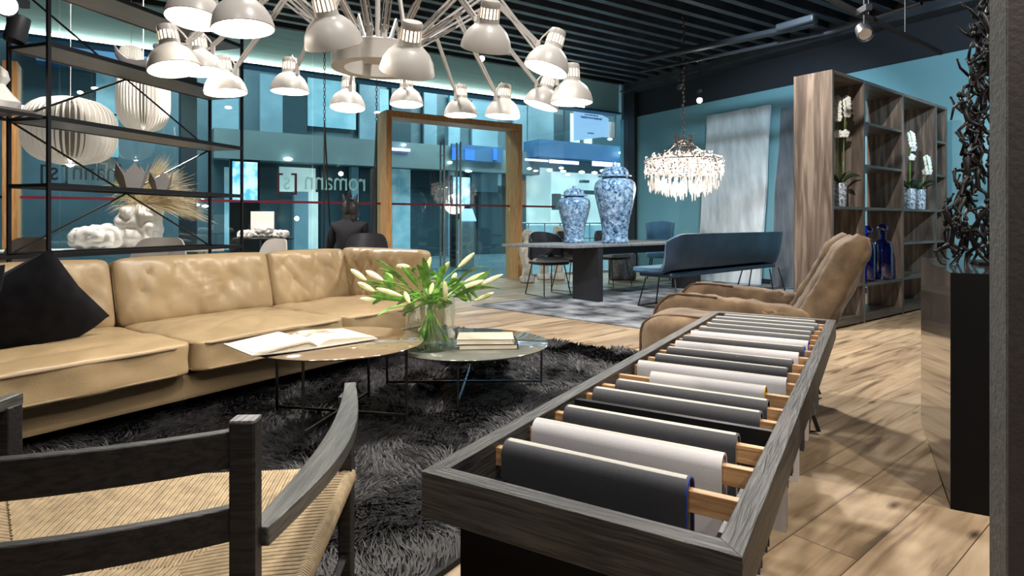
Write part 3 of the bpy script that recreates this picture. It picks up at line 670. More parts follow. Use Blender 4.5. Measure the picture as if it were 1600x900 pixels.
# ================================================================== COFFEE TABLES
def coffee(cx, cy, r, z, m, label, legs, name='coffee_table'):
    g = thing(name, label, 'table', (cx, cy, 0))
    mb = MB(); mb.lathe([(1e-4, z-.012), (r-.012, z-.012), (r-.002, z-.008), (r, z-.003), (r-.003, z), (1e-4, z)], 72, TR(cx, cy, 0)); mb.build('tabletop', m, g, world=True, ang=50)
    for (x, y) in legs:
        mb = MB(); mb.tube([(x, y, .02), (x, y, z-.012)], .007, 8); mb.build('leg', M['steelblack'], g, world=True)
    for i in (0, 1):
        a, b_ = legs[i], legs[i+2]; mb = MB(); mb.bar((a[0], a[1], .062), (b_[0], b_[1], .062), .012, .012); mb.build('base_bar', M['steelblack'], g, world=True)
        mb = MB(); mb.bar((a[0], a[1], z-.016), (b_[0], b_[1], z-.016), .012, .008); mb.build('top_bar', M['steelblack'], g, world=True)
    return g
M['steelblack'] = mat('burnished_steel', (.10, .10, .11), .25, metal=.9)
coffee(-.89, 3.12, .43, .42, M['ctop'], 'higher round coffee table with brown reflecting top under the open book', [(-1.24, 3.19), (-.96, 2.78), (-.53, 3.04), (-.82, 3.46)])
coffee(-.27, 3.70, .49, .30, M['ctop2'], 'lower round coffee table with grey top holding the lily vase', [(-.76, 3.68), (-.29, 3.25), (.18, 3.70), (-.28, 4.14)])
# open book on the higher table
g = thing('open_book', 'large open picture book lying across the left edge of the higher coffee table', 'book', (-1.08, 3.0, .42))
BA = R(44); BX = TR(-1.05, 3.04, .425) @ rotz(BA)
wB, hB = .31, .33
mb = MB(); mb.shell(lambda u, v: ((u*2-1)*wB*1.04, (v-.5)*hB*1.07, .004+.010*abs(u*2-1)**2 if u < .5 else .004), 16, 2, .005, BX); mb.build('cover', M['paper'], g, world=True)
for sg, m_ in ((-1, 'paper'), (1, 'paper')):
    def top(u, v, sg=sg):
        th = (.034 if sg < 0 else .026)
        return (sg*wB*(u), (v-.5)*hB, .008+th*(1-(1-min(1, u*4.5))**2)*(1-.75*max(0, u-.2)/.8*(1 if sg < 0 else 1)))
    mb = MB(); nu = 24
    P = [[V(top(i/nu, j/3)) for j in range(4)] for i in range(nu+1)]
    vs = [p for r_ in P for p in r_]+[V((p.x, p.y, .006)) for r_ in P for p in r_]; K = (nu+1)*4; fs = []
    for i in range(nu):
        for j in range(3):
            a_, b_, c2, d_ = i*4+j, (i+1)*4+j, (i+1)*4+j+1, i*4+j+1; fs.append((a_, b_, c2, d_) if sg > 0 else (d_, c2, b_, a_))
        for j in (0, 3):
            a_, b_ = i*4+j, (i+1)*4+j; fs.append((a_, a_+K, b_+K, b_))
    for j in range(3): a_, b_ = nu*4+j, nu*4+j+1; fs.append((a_, b_, b_+K, a_+K))
    mb.add(vs, fs, BX); pg = mb.build('page_block', M['pages'], g, world=True)
    mb = MB()
    mb.shell(lambda u, v: (V(top(.03+.95*u, .02+.96*v))+V((0, 0, .0015))), 24, 3, .0015, BX); mb.build('open_page', M['paper'], pg, world=True)
    if sg > 0:
        mb = MB(); mb.shell(lambda u, v: (V(top(.08+.52*u, .52+.44*v))+V((0, 0, .003))), 16, 2, .001, BX); mb.build('printed_picture', M['photo'], pg, world=True)
    else:
        mb = MB(); mb.shell(lambda u, v: (V(top(.03+.95*u, -.012+.02*v))+V((0, -.004, -.006))), 16, 1, .001, BX); mb.build('printed_picture', M['photo'], pg, world=True)
# two closed books on the lower table
def book(loc, rz, w_, d_, h, cov, label, name='book'):
    g = thing(name, label, 'book', loc, rz)
    mb = MB(); mb.box((0, 0, .002), (w_, d_, .004)); mb.box((0, 0, h-.002), (w_, d_, .004)); mb.tube([(-w_/2, 0, 0)]*0+[( w_/2-.002, -d_/2, h/2), (w_/2-.002, d_/2, h/2)], h/2*.98, 8, flat=None) if False else mb.box((w_/2-.002, 0, h/2), (.004, d_, h))
    mb.build('cover', M[cov], g, bevel=.001)
    mb = MB(); mb.box((-.003, 0, h/2), (w_-.010, d_-.008, h-.008)); mb.build('page_block', M['pages'], g)
    return g
Bc = pt(762, 545, .30)
book((Bc.x, Bc.y+.09, .30), R(4), .34, .24, .032, 'bookcover', 'lower closed book with dark cover on the grey coffee table')
book((Bc.x-.015, Bc.y+.08, .332), R(2), .33, .22, .030, 'bookcream', 'upper cream book on the dark book on the grey coffee table')
# glass cylinder and lilies
VC = V((-.474, 3.52, .30))
g = thing('glass_vase', 'wide clear glass cylinder vase with water on the lower coffee table', 'vase', tuple(VC))
mb = MB(); mb.lathe([(1e-4, 0), (.135, 0), (.142, .006), (.142, .28), (.137, .282), (.134, .278), (.134, .02), (1e-4, .016)], 48); mb.build('body', M['vaseglass'], g)
mb = MB(); mb.lathe([(1e-4, .018), (.132, .018), (.132, .10), (1e-4, .10)], 40); mb.build('water', M['water'], g)
g = thing('lily_bouquet', 'bunch of closed cream lilies with green leaves in the glass vase', 'flowers', tuple(VC+V((0, 0, .02))))
random.seed(5)
def blade(mb, a, b_, bend, w_, X=None, n=8):
    a, b_ = V(a), V(b_); d = b_-a; ax = V((random.uniform(-.5, .5), 1 if random.random() < .7 else 0, random.uniform(.2, 1))); sd = d.cross(ax).normalized(); up = sd.cross(d).normalized()
    def fn(u, v):
        c = a+d*u+V((0, 0, bend*sin(pi*u)))
        q = w_*(sin(pi*min(1, u*.93+.07))**.8); return c+sd*(v-.5)*q+up*abs(v-.5)*q*.35
    mb.shell(fn, n, 2, .0012, X)
def budpts(a, b_, r): return [V(a)+(V(b_)-V(a))*t_ for t_ in (0, .12, .35, .6, .82, .95, 1)], [r*.35, r*.6, r*.95, r, r*.75, r*.4, r*.12]
buds = [((572, 438), (551, 423), 3.45), ((598, 438), (575, 425), 3.4), ((585, 455), (562, 443), 3.35), ((628, 463), (593, 452), 3.25), ((590, 470), (566, 467), 3.4), ((664, 428), (672, 405), 3.6), ((640, 474), (633, 458), 3.2), ((697, 470), (695, 443), 3.3),
        ((713, 455), (750, 440), 3.5), ((727, 440), (758, 428), 3.6), ((748, 446), (781, 431), 3.5), ((742, 470), (768, 459), 3.4), ((688, 430), (700, 412), 3.6), ((716, 418), (738, 398), 3.7), ((672, 460), (676, 444), 3.4), ((640, 417), (622, 416), 3.5), ((706, 440), (712, 428), 3.6)]
hub = VC+V((.0, 0, .27))
for i, (p, q, Y) in enumerate(buds):
    a, b_ = dp(*p, Y), dp(*q, Y+random.uniform(-.05, .08)); mb = MB(); pts, rs = budpts(a, b_+(b_-a)*.15, random.uniform(.014, .018)); mb.tube(pts, rs, 8); mb.build('bud', M['bud'], g, world=True)
    mid = hub+(a-hub)*.5+V((0, 0, .03)); foot = VC+V((random.uniform(-.07, .07), random.uniform(-.07, .07), .025))
    foot = V((VC.x-(a.x-VC.x)*.35, VC.y-(a.y-VC.y)*.3, VC.z+.03)); foot.x = max(VC.x-.1, min(VC.x+.1, foot.x))
    mb = MB(); mb.tube([foot, hub+(a-hub)*.08, mid, a], [.005, .005, .004, .003], 6); mb.build('stem', M['leaf'], g, world=True)
for i in range(58):
    if i < 22:
        tip = random.choice([((552+random.uniform(-10, 240)), random.uniform(398, 500))]); Y = random.uniform(3.2, 3.75); b_ = dp(tip[0], tip[1], Y)
        a = hub+(b_-hub)*random.uniform(.25, .5)
    else:
        p, q, Y = random.choice(buds); a = hub+(dp(*p, Y)-hub)*random.uniform(.35, .95); an = random.uniform(0, 2*pi); b_ = a+V((cos(an)*.13, sin(an)*.09, random.uniform(-.09, .11)))*random.uniform(.7, 1.2)
    mb = MB(); blade(mb, a, b_, random.uniform(-.01, .03), random.uniform(.030, .052)); mb.build('leaf', M['leaf'], g, world=True)
# ================================================================== FABRIC SAMPLE TABLE
A0 = V((-.15, 1.0, 0)); EW = V((.858, -.514, 0)); TX = Matrix.Translation(A0) @ Matrix(((EW.x, EL.x, 0, 0), (EW.y, EL.y, 0, 0), (0, 0, 1, 0), (0, 0, 0, 1)))
W_, L_, Z_ = .504, 2.11, .62; rw = .034; ah = .075
g = thing('sample_table', 'long black ash display table frame holding a row of hanging fabric samples', 'table', tuple(A0+EW*.25+EL*1.0), math.atan2(EW.y, EW.x))
def mitre(p, q, r_, s_, name, m):                            # one mitred rail, four plan corners
    mb = MB(); vs = [(x, y, z) for z in (Z_-ah, Z_) for (x, y) in (p, q, r_, s_)]
    mb.add(vs, [(3,2,1,0),(4,5,6,7),(0,1,5,4),(1,2,6,5),(2,3,7,6),(3,0,4,7)], TX); return mb.build(name, M[m], g, world=True, bevel=.0012)
mitre((0,0), (W_,0), (W_-rw,rw), (rw,rw), 'end_rail', 'rimwood')
mitre((rw,L_-rw), (W_-rw,L_-rw), (W_,L_), (0,L_), 'end_rail', 'rimwood')
mitre((0,0), (rw,rw), (rw,L_-rw), (0,L_), 'side_rail', 'rimwood_y')
mitre((W_-rw,rw), (W_,0), (W_,L_), (W_-rw,L_-rw), 'side_rail', 'rimwood_y')
mb = MB(); mb.box((W_/2, .53, Z_-.035), (W_-2*rw, .014, .055), TX); mb.build('cross_bar', M['blackmetal'], g, world=True)
for y, ww_ in ((.10, W_-.09), (L_-.5, .2)):
    mb = MB(); mb.box((W_/2-.05, y, (Z_-ah)/2), (ww_-.05, .035, Z_-ah), TX); mb.build('end_panel', M['pedfront'], g, world=True)
for x in (.055, W_-.055):
    mb = MB(); mb.box((x, L_/2, Z_-ah-.0), (.02, L_-.1, .03), TX); mb.build('inner_rail', M['blackmetal'], g, world=True)
ord_ = ['first', 'second', 'third', 'fourth', 'fifth', 'sixth', 'seventh', 'eighth', 'ninth', 'tenth', 'eleventh', 'twelfth', 'thirteenth', 'fourteenth', 'fifteenth', 'sixteenth', 'last']
ls = [.185, .315, .43, .60, .70, .82, .95, 1.07, 1.19, 1.305, 1.42, 1.53, 1.635, 1.74, 1.845, 1.94, 2.025]
cols = 'DWDDDYWDDWDBGGGGG'
w1s = [.392, .418, .420, .436, .436, .412, .446, .435, .435, .44, .445, .448, .445, .44, .443, .45, .432]
w0s = [.055, .045, .06, .055, .075, .125, .045, .06, .06, .055, .05, .05, .055, .06, .055, .05, .07]
fabn = {'D': 'charcoal', 'W': 'white', 'Y': 'white yellow-edged', 'B': 'pale blue-edged', 'G': 'slate grey'}
for i, l in enumerate(ls):
    near = i+1
    mb = MB(); mb.box((W_/2, l, Z_-.028), (W_-2*rw+.004, .016, .034), TX); o = mb.build('oak_rail', M['oak'], g, world=True, bevel=.001)
    c_ = cols[i]; m_ = {'D': 'fabD', 'W': 'fabW', 'Y': 'fabW', 'B': 'fabW', 'G': 'fabG'}[c_]
    th = .022 if i < 5 else .018; x0, x1 = w0s[i], w1s[i]; hump = Z_+.006-.004*(i > 5); drop = .40 if c_ in 'WY' else .34
    extra = (' with blue edge tape' if i == 0 else '')
    s_ = thing('fabric_sample', '%s folded fabric sample, %s from the near end of the black table' % (fabn[c_], ord_[i]), 'fabric sample', tuple(TX @ V(((x0+x1)/2, l, Z_-drop))), math.atan2(EW.y, EW.x), None)
    def fold(u, v, o_=0, th=th, l=l, hump=hump, drop=drop):
        t_ = v*2-1; r_ = th+o_
        if abs(t_) < .28: a_ = t_/.28*pi/2; return (0, l+sin(a_)*r_, hump-r_+cos(a_)*r_+.0)
        k_ = (abs(t_)-.28)/.72; return (0, l+math.copysign(r_*(1-.35*k_), t_), hump-r_-k_*(drop-r_))
    NV = 30
    mb = MB(); mb.shell(lambda u, v: (x0+(x1-x0)*u, fold(u, v)[1]+.0008*sin(u*9+i), fold(u, v)[2]), 14, NV, .0035, TX); body = mb.build('cloth', M[m_], s_, world=True, ang=60)
    mb = MB(); mb.shell(lambda u, v: (x0+.004+(x1-x0-.008)*u, fold(u, v, -.006)[1], fold(u, v, -.006)[2]), 4, NV, .004, TX); mb.build('lining', M['paper'], s_, world=True, ang=60)
    em = {0: 'edgeblue', 5: 'edgeyel', 11: 'edgeblue', 10: 'edgeblue'}.get(i)
    if em:
        mb = MB(); mb.tube([TX @ V((x1+.0005, fold(1, .5+(k-10)/20*.72)[1], fold(1, .5+(k-10)/20*.72)[2])) for k in range(21)], .0018, 6); mb.build('edge_tape', M[em], s_, world=True)
# ================================================================== CORD CHAIR (foreground left)
g = thing('cord_armchair', 'low black-stained armchair with woven paper cord seat, seen from behind in the foreground', 'chair', (-.80, 1.17, 0))
RT = V((-.377, .856, 0)); FRr = V((-.438, 1.585, 0)); LB = V((-1.16, .80, 0)); FL = V((-1.235, 1.49, 0))
def post(p, z0, z1, w_, d_, name, tilt=0, m='darkwood'):
    mb = MB(); a = math.atan2(.06, .78)*0+R(3)
    mb.box((0, 0, (z0+z1)/2), (w_, d_, z1-z0), TR(p.x, p.y, 0) @ rotz(a)); return mb.build(name, M[m], g, world=True, bevel=.003)
for p in (RT, LB):
    bp_ = post(p, 0, .752, .036, .030, 'back_leg')
    mb = MB(); mb.box((0, 0, .7525), (.034, .028, .003), TR(p.x, p.y, 0) @ rotz(R(3))); mb.build('end_grain_cap', M['endgrain'], bp_, world=True)
for p in (FRr, FL):
    mb = MB(); mb.box((0, 0, .29), (.034, .046, .58), TR(p.x+(.004 if p is FRr else -.004), p.y, 0) @ rotz(R(3))); mb.build('front_leg', M['darkwood'], g, world=True, bevel=.004)
def curve3(a, m_, b_, n=20): return [a*(1-t_)**2+m_*2*t_*(1-t_)+b_*t_**2 for t_ in [i/n for i in range(n+1)]]
def ribbon(pts, h, d_, name, m='darkwood', hs=None, ds=None):
    mb = MB(); vs = []; n = len(pts)
    for i, p in enumerate(pts):
        T = (pts[min(i+1, n-1)]-pts[max(i-1, 0)]).normalized(); sd = V((T.y, -T.x, 0)).normalized(); up = V((0, 0, 1))
        hh = hs[i] if hs else h; dd = ds[i] if ds else d_
        for a_, b_ in ((-1,-1),(1,-1),(1,1),(-1,1)): vs.append(p+sd*a_*dd/2+up*b_*hh/2)
    fs = [(i*4+k, i*4+(k+1) % 4, (i+1)*4+(k+1) % 4, (i+1)*4+k) for i in range(n-1) for k in range(4)]+[(3,2,1,0), tuple((n-1)*4+k for k in range(4))]
    mb.add(vs, fs); return mb.build(name, M[m], g, world=True, bevel=.002)
MB_ = (RT+LB)/2+V((0.0, -.20, 0))
for zt, h in ((.712, .052), (.607, .047)):
    ribbon([p+V((0, 0, zt)) for p in curve3(RT+V((-.015, .0, 0)), MB_, LB+V((.015, .0, 0)))], h, .017, 'back_rail')
def arm(pb, pf, out):
    pts = []; n = 22
    for i in range(n+1):
        t_ = i/n; p = pb.lerp(pf, t_)+V((out*sin(pi*t_)*1.0, 0, 0)); pts.append(p+V((0, 0, .578+.012*t_**3)))
    ds = [.030+.028*sin(pi*min(1, t_*1.05))**1.0*(1-.3*t_) for t_ in [i/n for i in range(n+1)]]
    return ribbon(pts, .028, .04, 'armrest', 'darkarm', ds=ds)
M['darkarm'] = wood('dark_arm_top', (.05, .05, .048), (.12, .12, .11), axis=1, scale=9, rough=.32, bump=.4)
arm(RT+V((.012, .015, 0)), FRr+V((.006, .03, 0)), .042); arm(LB+V((-.012, .015, 0)), FL+V((-.006, .03, 0)), -.042)
for a, b_ in ((RT, FRr), (LB, FL)):
    mb = MB(); mb.tube([a+V((0, 0, .20)), b_+V((0, 0, .16))], .010, 8); mb.build('side_stretcher', M['darkwood'], g, world=True)
mb = MB(); mb.tube([FRr+V((-.0, 0, .25)), FL+V((0, 0, .25))], .012, 8); mb.build('front_stretcher', M['darkwood'], g, world=True)
# woven seat: four wedges of cord, each laid parallel to its rail
zs = .372; c = [RT+V((.0, .03, zs)), FRr+V((.012, .0, zs+.012)), FL+V((-.012, .0, zs+.012)), LB+V((-.0, .03, zs))]
mid0, mid1 = (c[0]+c[3])/2*.0+V((-.66, 1.19, zs-.022)), V((-.96, 1.17, zs-.022))
mb = MB()
def wedge(a, b_, ma, mb__, n):                               # cords parallel to edge a-b closing on ma-mb
    inw = ((ma+mb__)/2-(a+b_)/2); inw = inw-(b_-a).normalized()*inw.dot((b_-a).normalized()); D_ = inw.length; inw.normalize(); e_ = (b_-a); L2 = e_.length; e_ = e_.normalized()
    xa, xb = (ma-a).dot(e_), (mb__-a).dot(e_); da, db = (ma-a).dot(inw), (mb__-a).dot(inw)
    for i in range(n):
        x = (i+.5)/n*L2; dd = da*x/xa if x < xa else (db*(L2-x)/(L2-xb) if x > xb else da+(db-da)*(x-xa)/max(1e-6, xb-xa))
        p = a+e_*x; q = p+inw*dd; q.z = a.z+(ma.z-a.z)*min(1, dd/D_); K_ = max(2, int(dd/.05)+2)
        p.z = a.z+(b_.z-a.z)*x/L2
        mb.tube([p.lerp(q, u/K_)+V((0, 0, .004*sin(pi*u/K_)+.0012*(i % 2))) for u in range(K_+1)], .0037, 6)

wedge(c[0], c[3], mid0, mid1, 108); wedge(c[2], c[1], mid1, mid0, 112)
wedge(c[1], c[0], mid0, mid0, 100); wedge(c[3], c[2], mid1, mid1, 100)
st = mb.build('cord_seat', M['cord'], g, world=True, ang=80)
for a, b_ in ((c[0], c[1]), (c[1], c[2]), (c[2], c[3]), (c[3], c[0])):   # cords wrapped round each seat rail
    mb = MB(); n = int((b_-a).length/.0068); d = (b_-a)/n; T = d.normalized(); sd = T.cross(V((0,0,1))).normalized()
    for i in range(n):
        o_ = a+d*(i+.5)+V((0, 0, -.017)); k = 9
        mb.tube([o_+sd*.015*cos(2*pi*j/k)+V((0, 0, .020*sin(2*pi*j/k))) for j in range(k)], .0036, 5, closed=True)
    mb.build('wrapped_rail', M['cord'], g, world=True, ang=80)
# ================================================================== BROWN LOUNGE CHAIR
Fd = V((-.89, .456, 0)); Sd = V((-.456, -.89, 0)); C0 = V((.80, 3.30, 0))   # front of near arm; Fd = facing, Sd = towards camera
LX = Matrix.Translation(C0) @ Matrix(((-Fd.x, -Sd.x, 0, 0), (-Fd.y, -Sd.y, 0, 0), (0, 0, 1, 0), (0, 0, 0, 1)))   # x backwards, y away from camera
g = thing('lounge_armchair', 'brown suede lounge armchair with tall curved back facing the dining area', 'armchair', tuple(LX @ V((.4, .32, 0))))
def sue(x, y, z, d, k, name, seed, amp=.015, Rm=None, n=26, st=(1,1,1), shape=None):
    X = LX @ TR(x, y, z)
    if Rm is not None: X = X @ Rm
    b0 = wr(amp, 6, seed, st)
    def fn(w_, a):
        w_ = b0(w_, a)
        return shape(w_, a) if shape else w_
    mb = MB(); mb.rbox((0, 0, 0), d, k, n, X, fn); return mb.build(name, M['suede'], g, world=True), X
def armshape(w_, a):                                          # droops at the front, sags towards the back
    x = w_.x/.80+.5; fold = 0
    if x > .35: fold = -.016*(1-min(1, abs(noise.noise(V((w_.x*13, w_.y*5+w_.z*4, 2))))*3))**2*min(1, (x-.35)*4)
    return V((w_.x, w_.y+(fold if w_.y > 0 else -fold)*.7, w_.z-.05*max(0, .12-x)/.12*(1 if w_.z > 0 else 0)-.055*x*(1 if w_.z > 0 else .3)+(fold if w_.z > 0 else 0)))
for y in (.03, .66):
    o, X = sue(.38, y, .50, (.82, .15, .33), 5, 'armrest', 3+y, .012, st=(2.5, 1, 1), shape=armshape)
    pts = [V((-.385+.10*(1-cos(a_)), .0, .14*sin(a_)-.02)) for a_ in []]
    pp = []
    for i in range(30):
        th = R(-65+i*5.0); c_, s_ = cos(th), sin(th); mm_ = (abs(c_)**5+abs(s_)**5)**.2; pp.append(armshape(V((-.41*c_/mm_*.97, -.056, .165*s_/mm_*.97)), None)+V((-.003*c_, 0, .004)))
    mb = MB(); mb.tube(pp, .006, 6, X=X); mb.build('piping', M['suedepipe'], o, world=True)
sue(.42, .345, .40, (.74, .52, .20), 6, 'seat_cushion', 8)
def backcurve(y0, y1, off, thick, name, seed, z0=.44, z1=.965, lean=.29, top=0):
    n, mth = 26, 12
    def mid(t_): return V((.62+off+lean*t_**.9, 0, z0+(z1-z0)*t_))
    mb = MB(); vs = []
    for i in range(n+1):
        t_ = i/n; c_ = mid(t_); T = (mid(min(1, t_+.02))-mid(max(0, t_-.02))).normalized(); nn = V((T.z, 0, -T.x))
        end = min(1, min(t_, 1-t_)*6+.12)**.5
        for k in range(mth*2):
            a_ = 2*pi*k/(mth*2); ca, sa = cos(a_), sin(a_)
            q = .45; ya = (y0+y1)/2+(y1-y0)/2*math.copysign(abs(ca)**q, ca)*(.9+.1*end)
            rr = thick/2*math.copysign(abs(sa)**.8, sa)*end
            nz_ = noise.noise(V((t_*7+seed, ya*5, seed)))*.010+noise.noise(V((t_*22+seed, ya*9, seed)))*.002-.006*(1-min(1, abs(noise.noise(V((t_*9-ya*7, ya*3, seed))))*4))**2
            p = c_+nn*(rr+nz_); vs.append((p.x, ya, p.z))
    W2 = mth*2; fs = [(i*W2+k, i*W2+(k+1) % W2, (i+1)*W2+(k+1) % W2, (i+1)*W2+k) for i in range(n) for k in range(W2)]
    fs += [tuple(range(W2-1, -1, -1)), tuple(n*W2+k for k in range(W2))]
    mb.add(vs, fs, LX); return mb.build(name, M['suede'], g, world=True, ang=70)
backcurve(-.02, .16, .06, .15, 'back_side_roll', 2)
backcurve(.14, .55, .04, .15, 'back_cushion', 3, z1=.955)
backcurve(.53, .70, .02, .16, 'back_side_roll', 4, z1=.96)
backcurve(.0, .68, .11, .07, 'back_shell', 6, z0=.33, z1=.955, lean=.27)
mb = MB()
for y in (-.02, .70):
    mb.tube([(.10, y, .36), (.04, y, .02), (.10, y, .012), (.72, y, .012), (.78, y, .02), (.66, y, .36)], .010, 8, X=LX)
mb.build('sled_base', M['blackmetal'], g, world=True)
# matching footstool in front of it, nearer the camera
g2 = thing('footstool', 'low brown suede footstool with dark piping beside the near arm of the lounge armchair', 'footstool', tuple(LX @ V((.42, -.33, 0))))
def stool(w_, a):
    x = w_.x/.80+.5; return V((w_.x+(.05*(w_.z < 0)*(-w_.z)/.15 if x < .3 else 0), w_.y, w_.z-.03*max(0, x-.3)))
mb = MB(); mb.rbox((0, 0, 0), (.66, .38, .34), 5, 24, LX @ TR(.35, -.33, .435), lambda w_, a: stool(wr(.010, 6, 4)(w_, a), a)); body = mb.build('body', M['suede'], g2, world=True)
X = LX @ TR(.35, -.33, .435)
for yy in (-.125, .125):
    mb = MB(); mb.tube([V((x_/ (abs(x_)**5+abs(z_)**5)**.2*.326, yy*1.04, z_/(abs(x_)**5+abs(z_)**5)**.2*.165-.03*max(0, (x_/ (abs(x_)**5+abs(z_)**5)**.2)*.5+.2)+.0)) for x_, z_ in [(cos(2*pi*i/48), sin(2*pi*i/48)) for i in range(48)]], .006, 6, closed=True, X=X); mb.build('piping', M['suedepipe'], body, world=True)
mb = MB()
for y in (-.44, -.20):
    mb.tube([(.16, y, .29), (.10, y, .05), (.13, y, .014), (.18, y, .012), (.52, y, .012), (.58, y, .016), (.60, y, .05), (.54, y, .29)], .010, 8, X=LX)
mb.build('sled_base', M['blackmetal'], g2, world=True)
# ================================================================== DINING TABLE, BENCH, CHAIRS
WD = V((.77, .635, 0)).normalized(); WN = V((-WD.y, WD.x, 0)); T0 = V((.76, 7.45, 0)); DX = Matrix.Translation(T0) @ Matrix(((WD.x, WN.x, 0, 0), (WD.y, WN.y, 0, 0), (0, 0, 1, 0), (0, 0, 0, 1)))
g = thing('dining_table', 'long dining table with grey slab top on black panel legs', 'table', tuple(DX @ V((1.5, .7, 0))))
mb = MB(); mb.add([(x, y, z) for z in (.712, .75) for (x, y) in ((0, 0), (3.3, .0), (3.3, 1.15), (-.31, 1.03))], [(3,2,1,0),(4,5,6,7),(0,1,5,4),(1,2,6,5),(2,3,7,6),(3,0,4,7)], DX)
mb.build('tabletop', M['tabletop'], g, world=True, bevel=.006)
for x in (.50, 2.7):
    mb = MB(); mb.box((x, .24, .356), (.09, .46, .712), DX); mb.build('panel_leg', M['tableleg'], g, world=True)
mb = MB(); mb.box((1.6, .3, .655), (2.3, .08, .11), DX); mb.build('apron', M['tableleg'], g, world=True)
# blue bench
bA, bB = V((1.86, 6.95, 0)), V((4.04, 8.93, 0)); bd = (bB-bA).normalized(); bn = V((-bd.y, bd.x, 0)); BL = (bB-bA).length
BXm = Matrix.Translation(bA) @ Matrix(((bd.x, bn.x, 0, 0), (bd.y, bn.y, 0, 0), (0, 0, 1, 0), (0, 0, 0, 1)))
g = thing('dining_bench', 'long upholstered dining bench, dark blue back towards us and blue velvet inside', 'bench', tuple(BXm @ V((BL/2, .25, 0))))
def bshell(u, v, off=0):                                      # v: 0 top of back -> 1 seat front; u along, ends wrap forwards
    s_ = u*2-1; e = max(0, abs(s_)-.86)/.14
    if v < .5: q = v/.5; z = .90-.42*q; y = .02+.05*q-.02*(1-q)+.05*q**4
    else: q = (v-.5)/.5; z = .48-.075*sin(pi*min(1, q*.5+.0)*1)*1+.035*q; y = .12+.46*q
    z = z-(.10*e**2*(1-v*1.2) if v < .8 else 0)
    y = y+.12*e**2*(1-v); return (BL/2+s_*BL/2*(1-.01*(v > .5)), y+off, z)
mb = MB(); mb.shell(lambda u, v: bshell(u, v, -.022), 40, 20, .022, BXm); mb.build('outer_shell', M['benchback'], g, world=True, ang=60)
mb = MB(); mb.shell(lambda u, v: (lambda p: (p[0], p[1]+.012+.0, p[2]+(.03 if v > .45 else .004)))(bshell(.004+u*.992, .01+v*.985)), 40, 20, .045, BXm); mb.build('velvet_inside', M['bench'], g, world=True, ang=60)
mb = MB(); mb.box((BL/2, .33, .405), (BL*.93, .46, .06), BXm); mb.build('seat_underside', M['benchback'], g, world=True, bevel=.02)
for x in (.25, BL-.25):
    mb = MB()
    for y0_, y1_ in ((.06, -.02), (.46, .54)): mb.tube([(x-.14, y0_, .37), (x-.19, y1_, .02)], .009, 8, X=BXm); mb.tube([(x+.14, y0_, .37), (x+.19, y1_, .02)], .009, 8, X=BXm); mb.tube([(x-.19, y1_, .02), (x+.19, y1_, .02)], .009, 8, X=BXm)
    for sx in (-1, 1): mb.tube([(x+sx*.19, -.02, .02), (x+sx*.19, .54, .02)], .009, 8, X=BXm)
    mb.build('wire_leg', M['blackmetal'], g, world=True)
# shell dining chairs
def chair_proto():
    g = thing('dining_chair', 'x', 'chair', (0, 0, 0), 0, None)
    def sh(u, v):                                             # back at +y, facing -y
        a = (u-.5)*pi*.95
        if v < .6: q = v/.6; z = .82-.34*q-.10*abs(2*u-1)**2.2*(1-q); r_ = .235+.015*q
        else: q = (v-.6)/.4; z = .48-.05*sin(q*pi/2); r_ = .25*(1-.75*q)
        return (sin(a)*r_*1.0, cos(a)*r_*.95-.02, z+.06*(abs(2*u-1)**2)*(1-v)*0)
    mb = MB(); mb.shell(sh, 26, 16, .022); mb.build('shell', M['chairblack'], g, ang=60)
    mb = MB(); mb.rbox((0, -.04, .455), (.44, .44, .06), 4, 12); mb.build('seat_pad', M['seatwhite'], g)
    mb = MB(); mb.rbox((0, -.04, .42), (.44, .44, .05), 4, 12); mb.build('seat_frame', M['chairblack'], g)
    for sx in (-1, 1):
        mb = MB(); mb.tube([(sx*.15, .12, .41), (sx*.20, .20, .01), (sx*.20, -.24, .01), (sx*.15, -.16, .41)], .008, 8); mb.build('wire_leg', M['blackmetal'], g)
    return g
cp = chair_proto(); cp.scale = (1.12, 1.12, 1.1)
def place(p, rz, label, first=False):
    if first: cp.location = p; cp.rotation_euler = (0, 0, rz); cp['label'] = label; FR[cp] = TR(*p) @ rotz(rz); return cp
    return copy_tree(cp, p, rz, label)
place((.50, 8.62, 0), R(30), 'black shell chair with white pad at the left end of the dining table', True)
place(tuple(DX @ V((1.25, 1.27, 0))), math.atan2(WD.y, WD.x)+R(10), 'black shell chair behind the small ginger jar, far side of the dining table')
place(tuple(DX @ V((2.15, 1.30, 0))), math.atan2(WD.y, WD.x), 'black shell chair behind the large ginger jar, far side of the dining table')
# high-backed blue chair by the blue wall
p = dp(1031, 372, 11.2); p.z = 0
g = thing('wing_chair', 'blue high-backed chair beyond the dining table in front of the blue wall', 'chair', tuple(p), R(-20))
def wsh(u, v):
    a = (u-.5)*pi*.9; z = 1.06-.60*v-.03*abs(2*u-1); r_ = .25-.05*v; return (sin(a)*r_, cos(a)*r_*.8, z)
mb = MB(); mb.shell(wsh, 24, 12, .04); mb.build('back', M['bench'], g, ang=60)
mb = MB(); mb.rbox((0, -.05, .44), (.48, .46, .12), 4, 12); mb.build('seat', M['bench'], g)
for sx in (-1, 1):
    for sy in (-1, 1): mb = MB(); mb.tube([(sx*.15, sy*.13, .40), (sx*.2, sy*.2, 0)], .012, 8); mb.build('leg', M['blackmetal'], g)
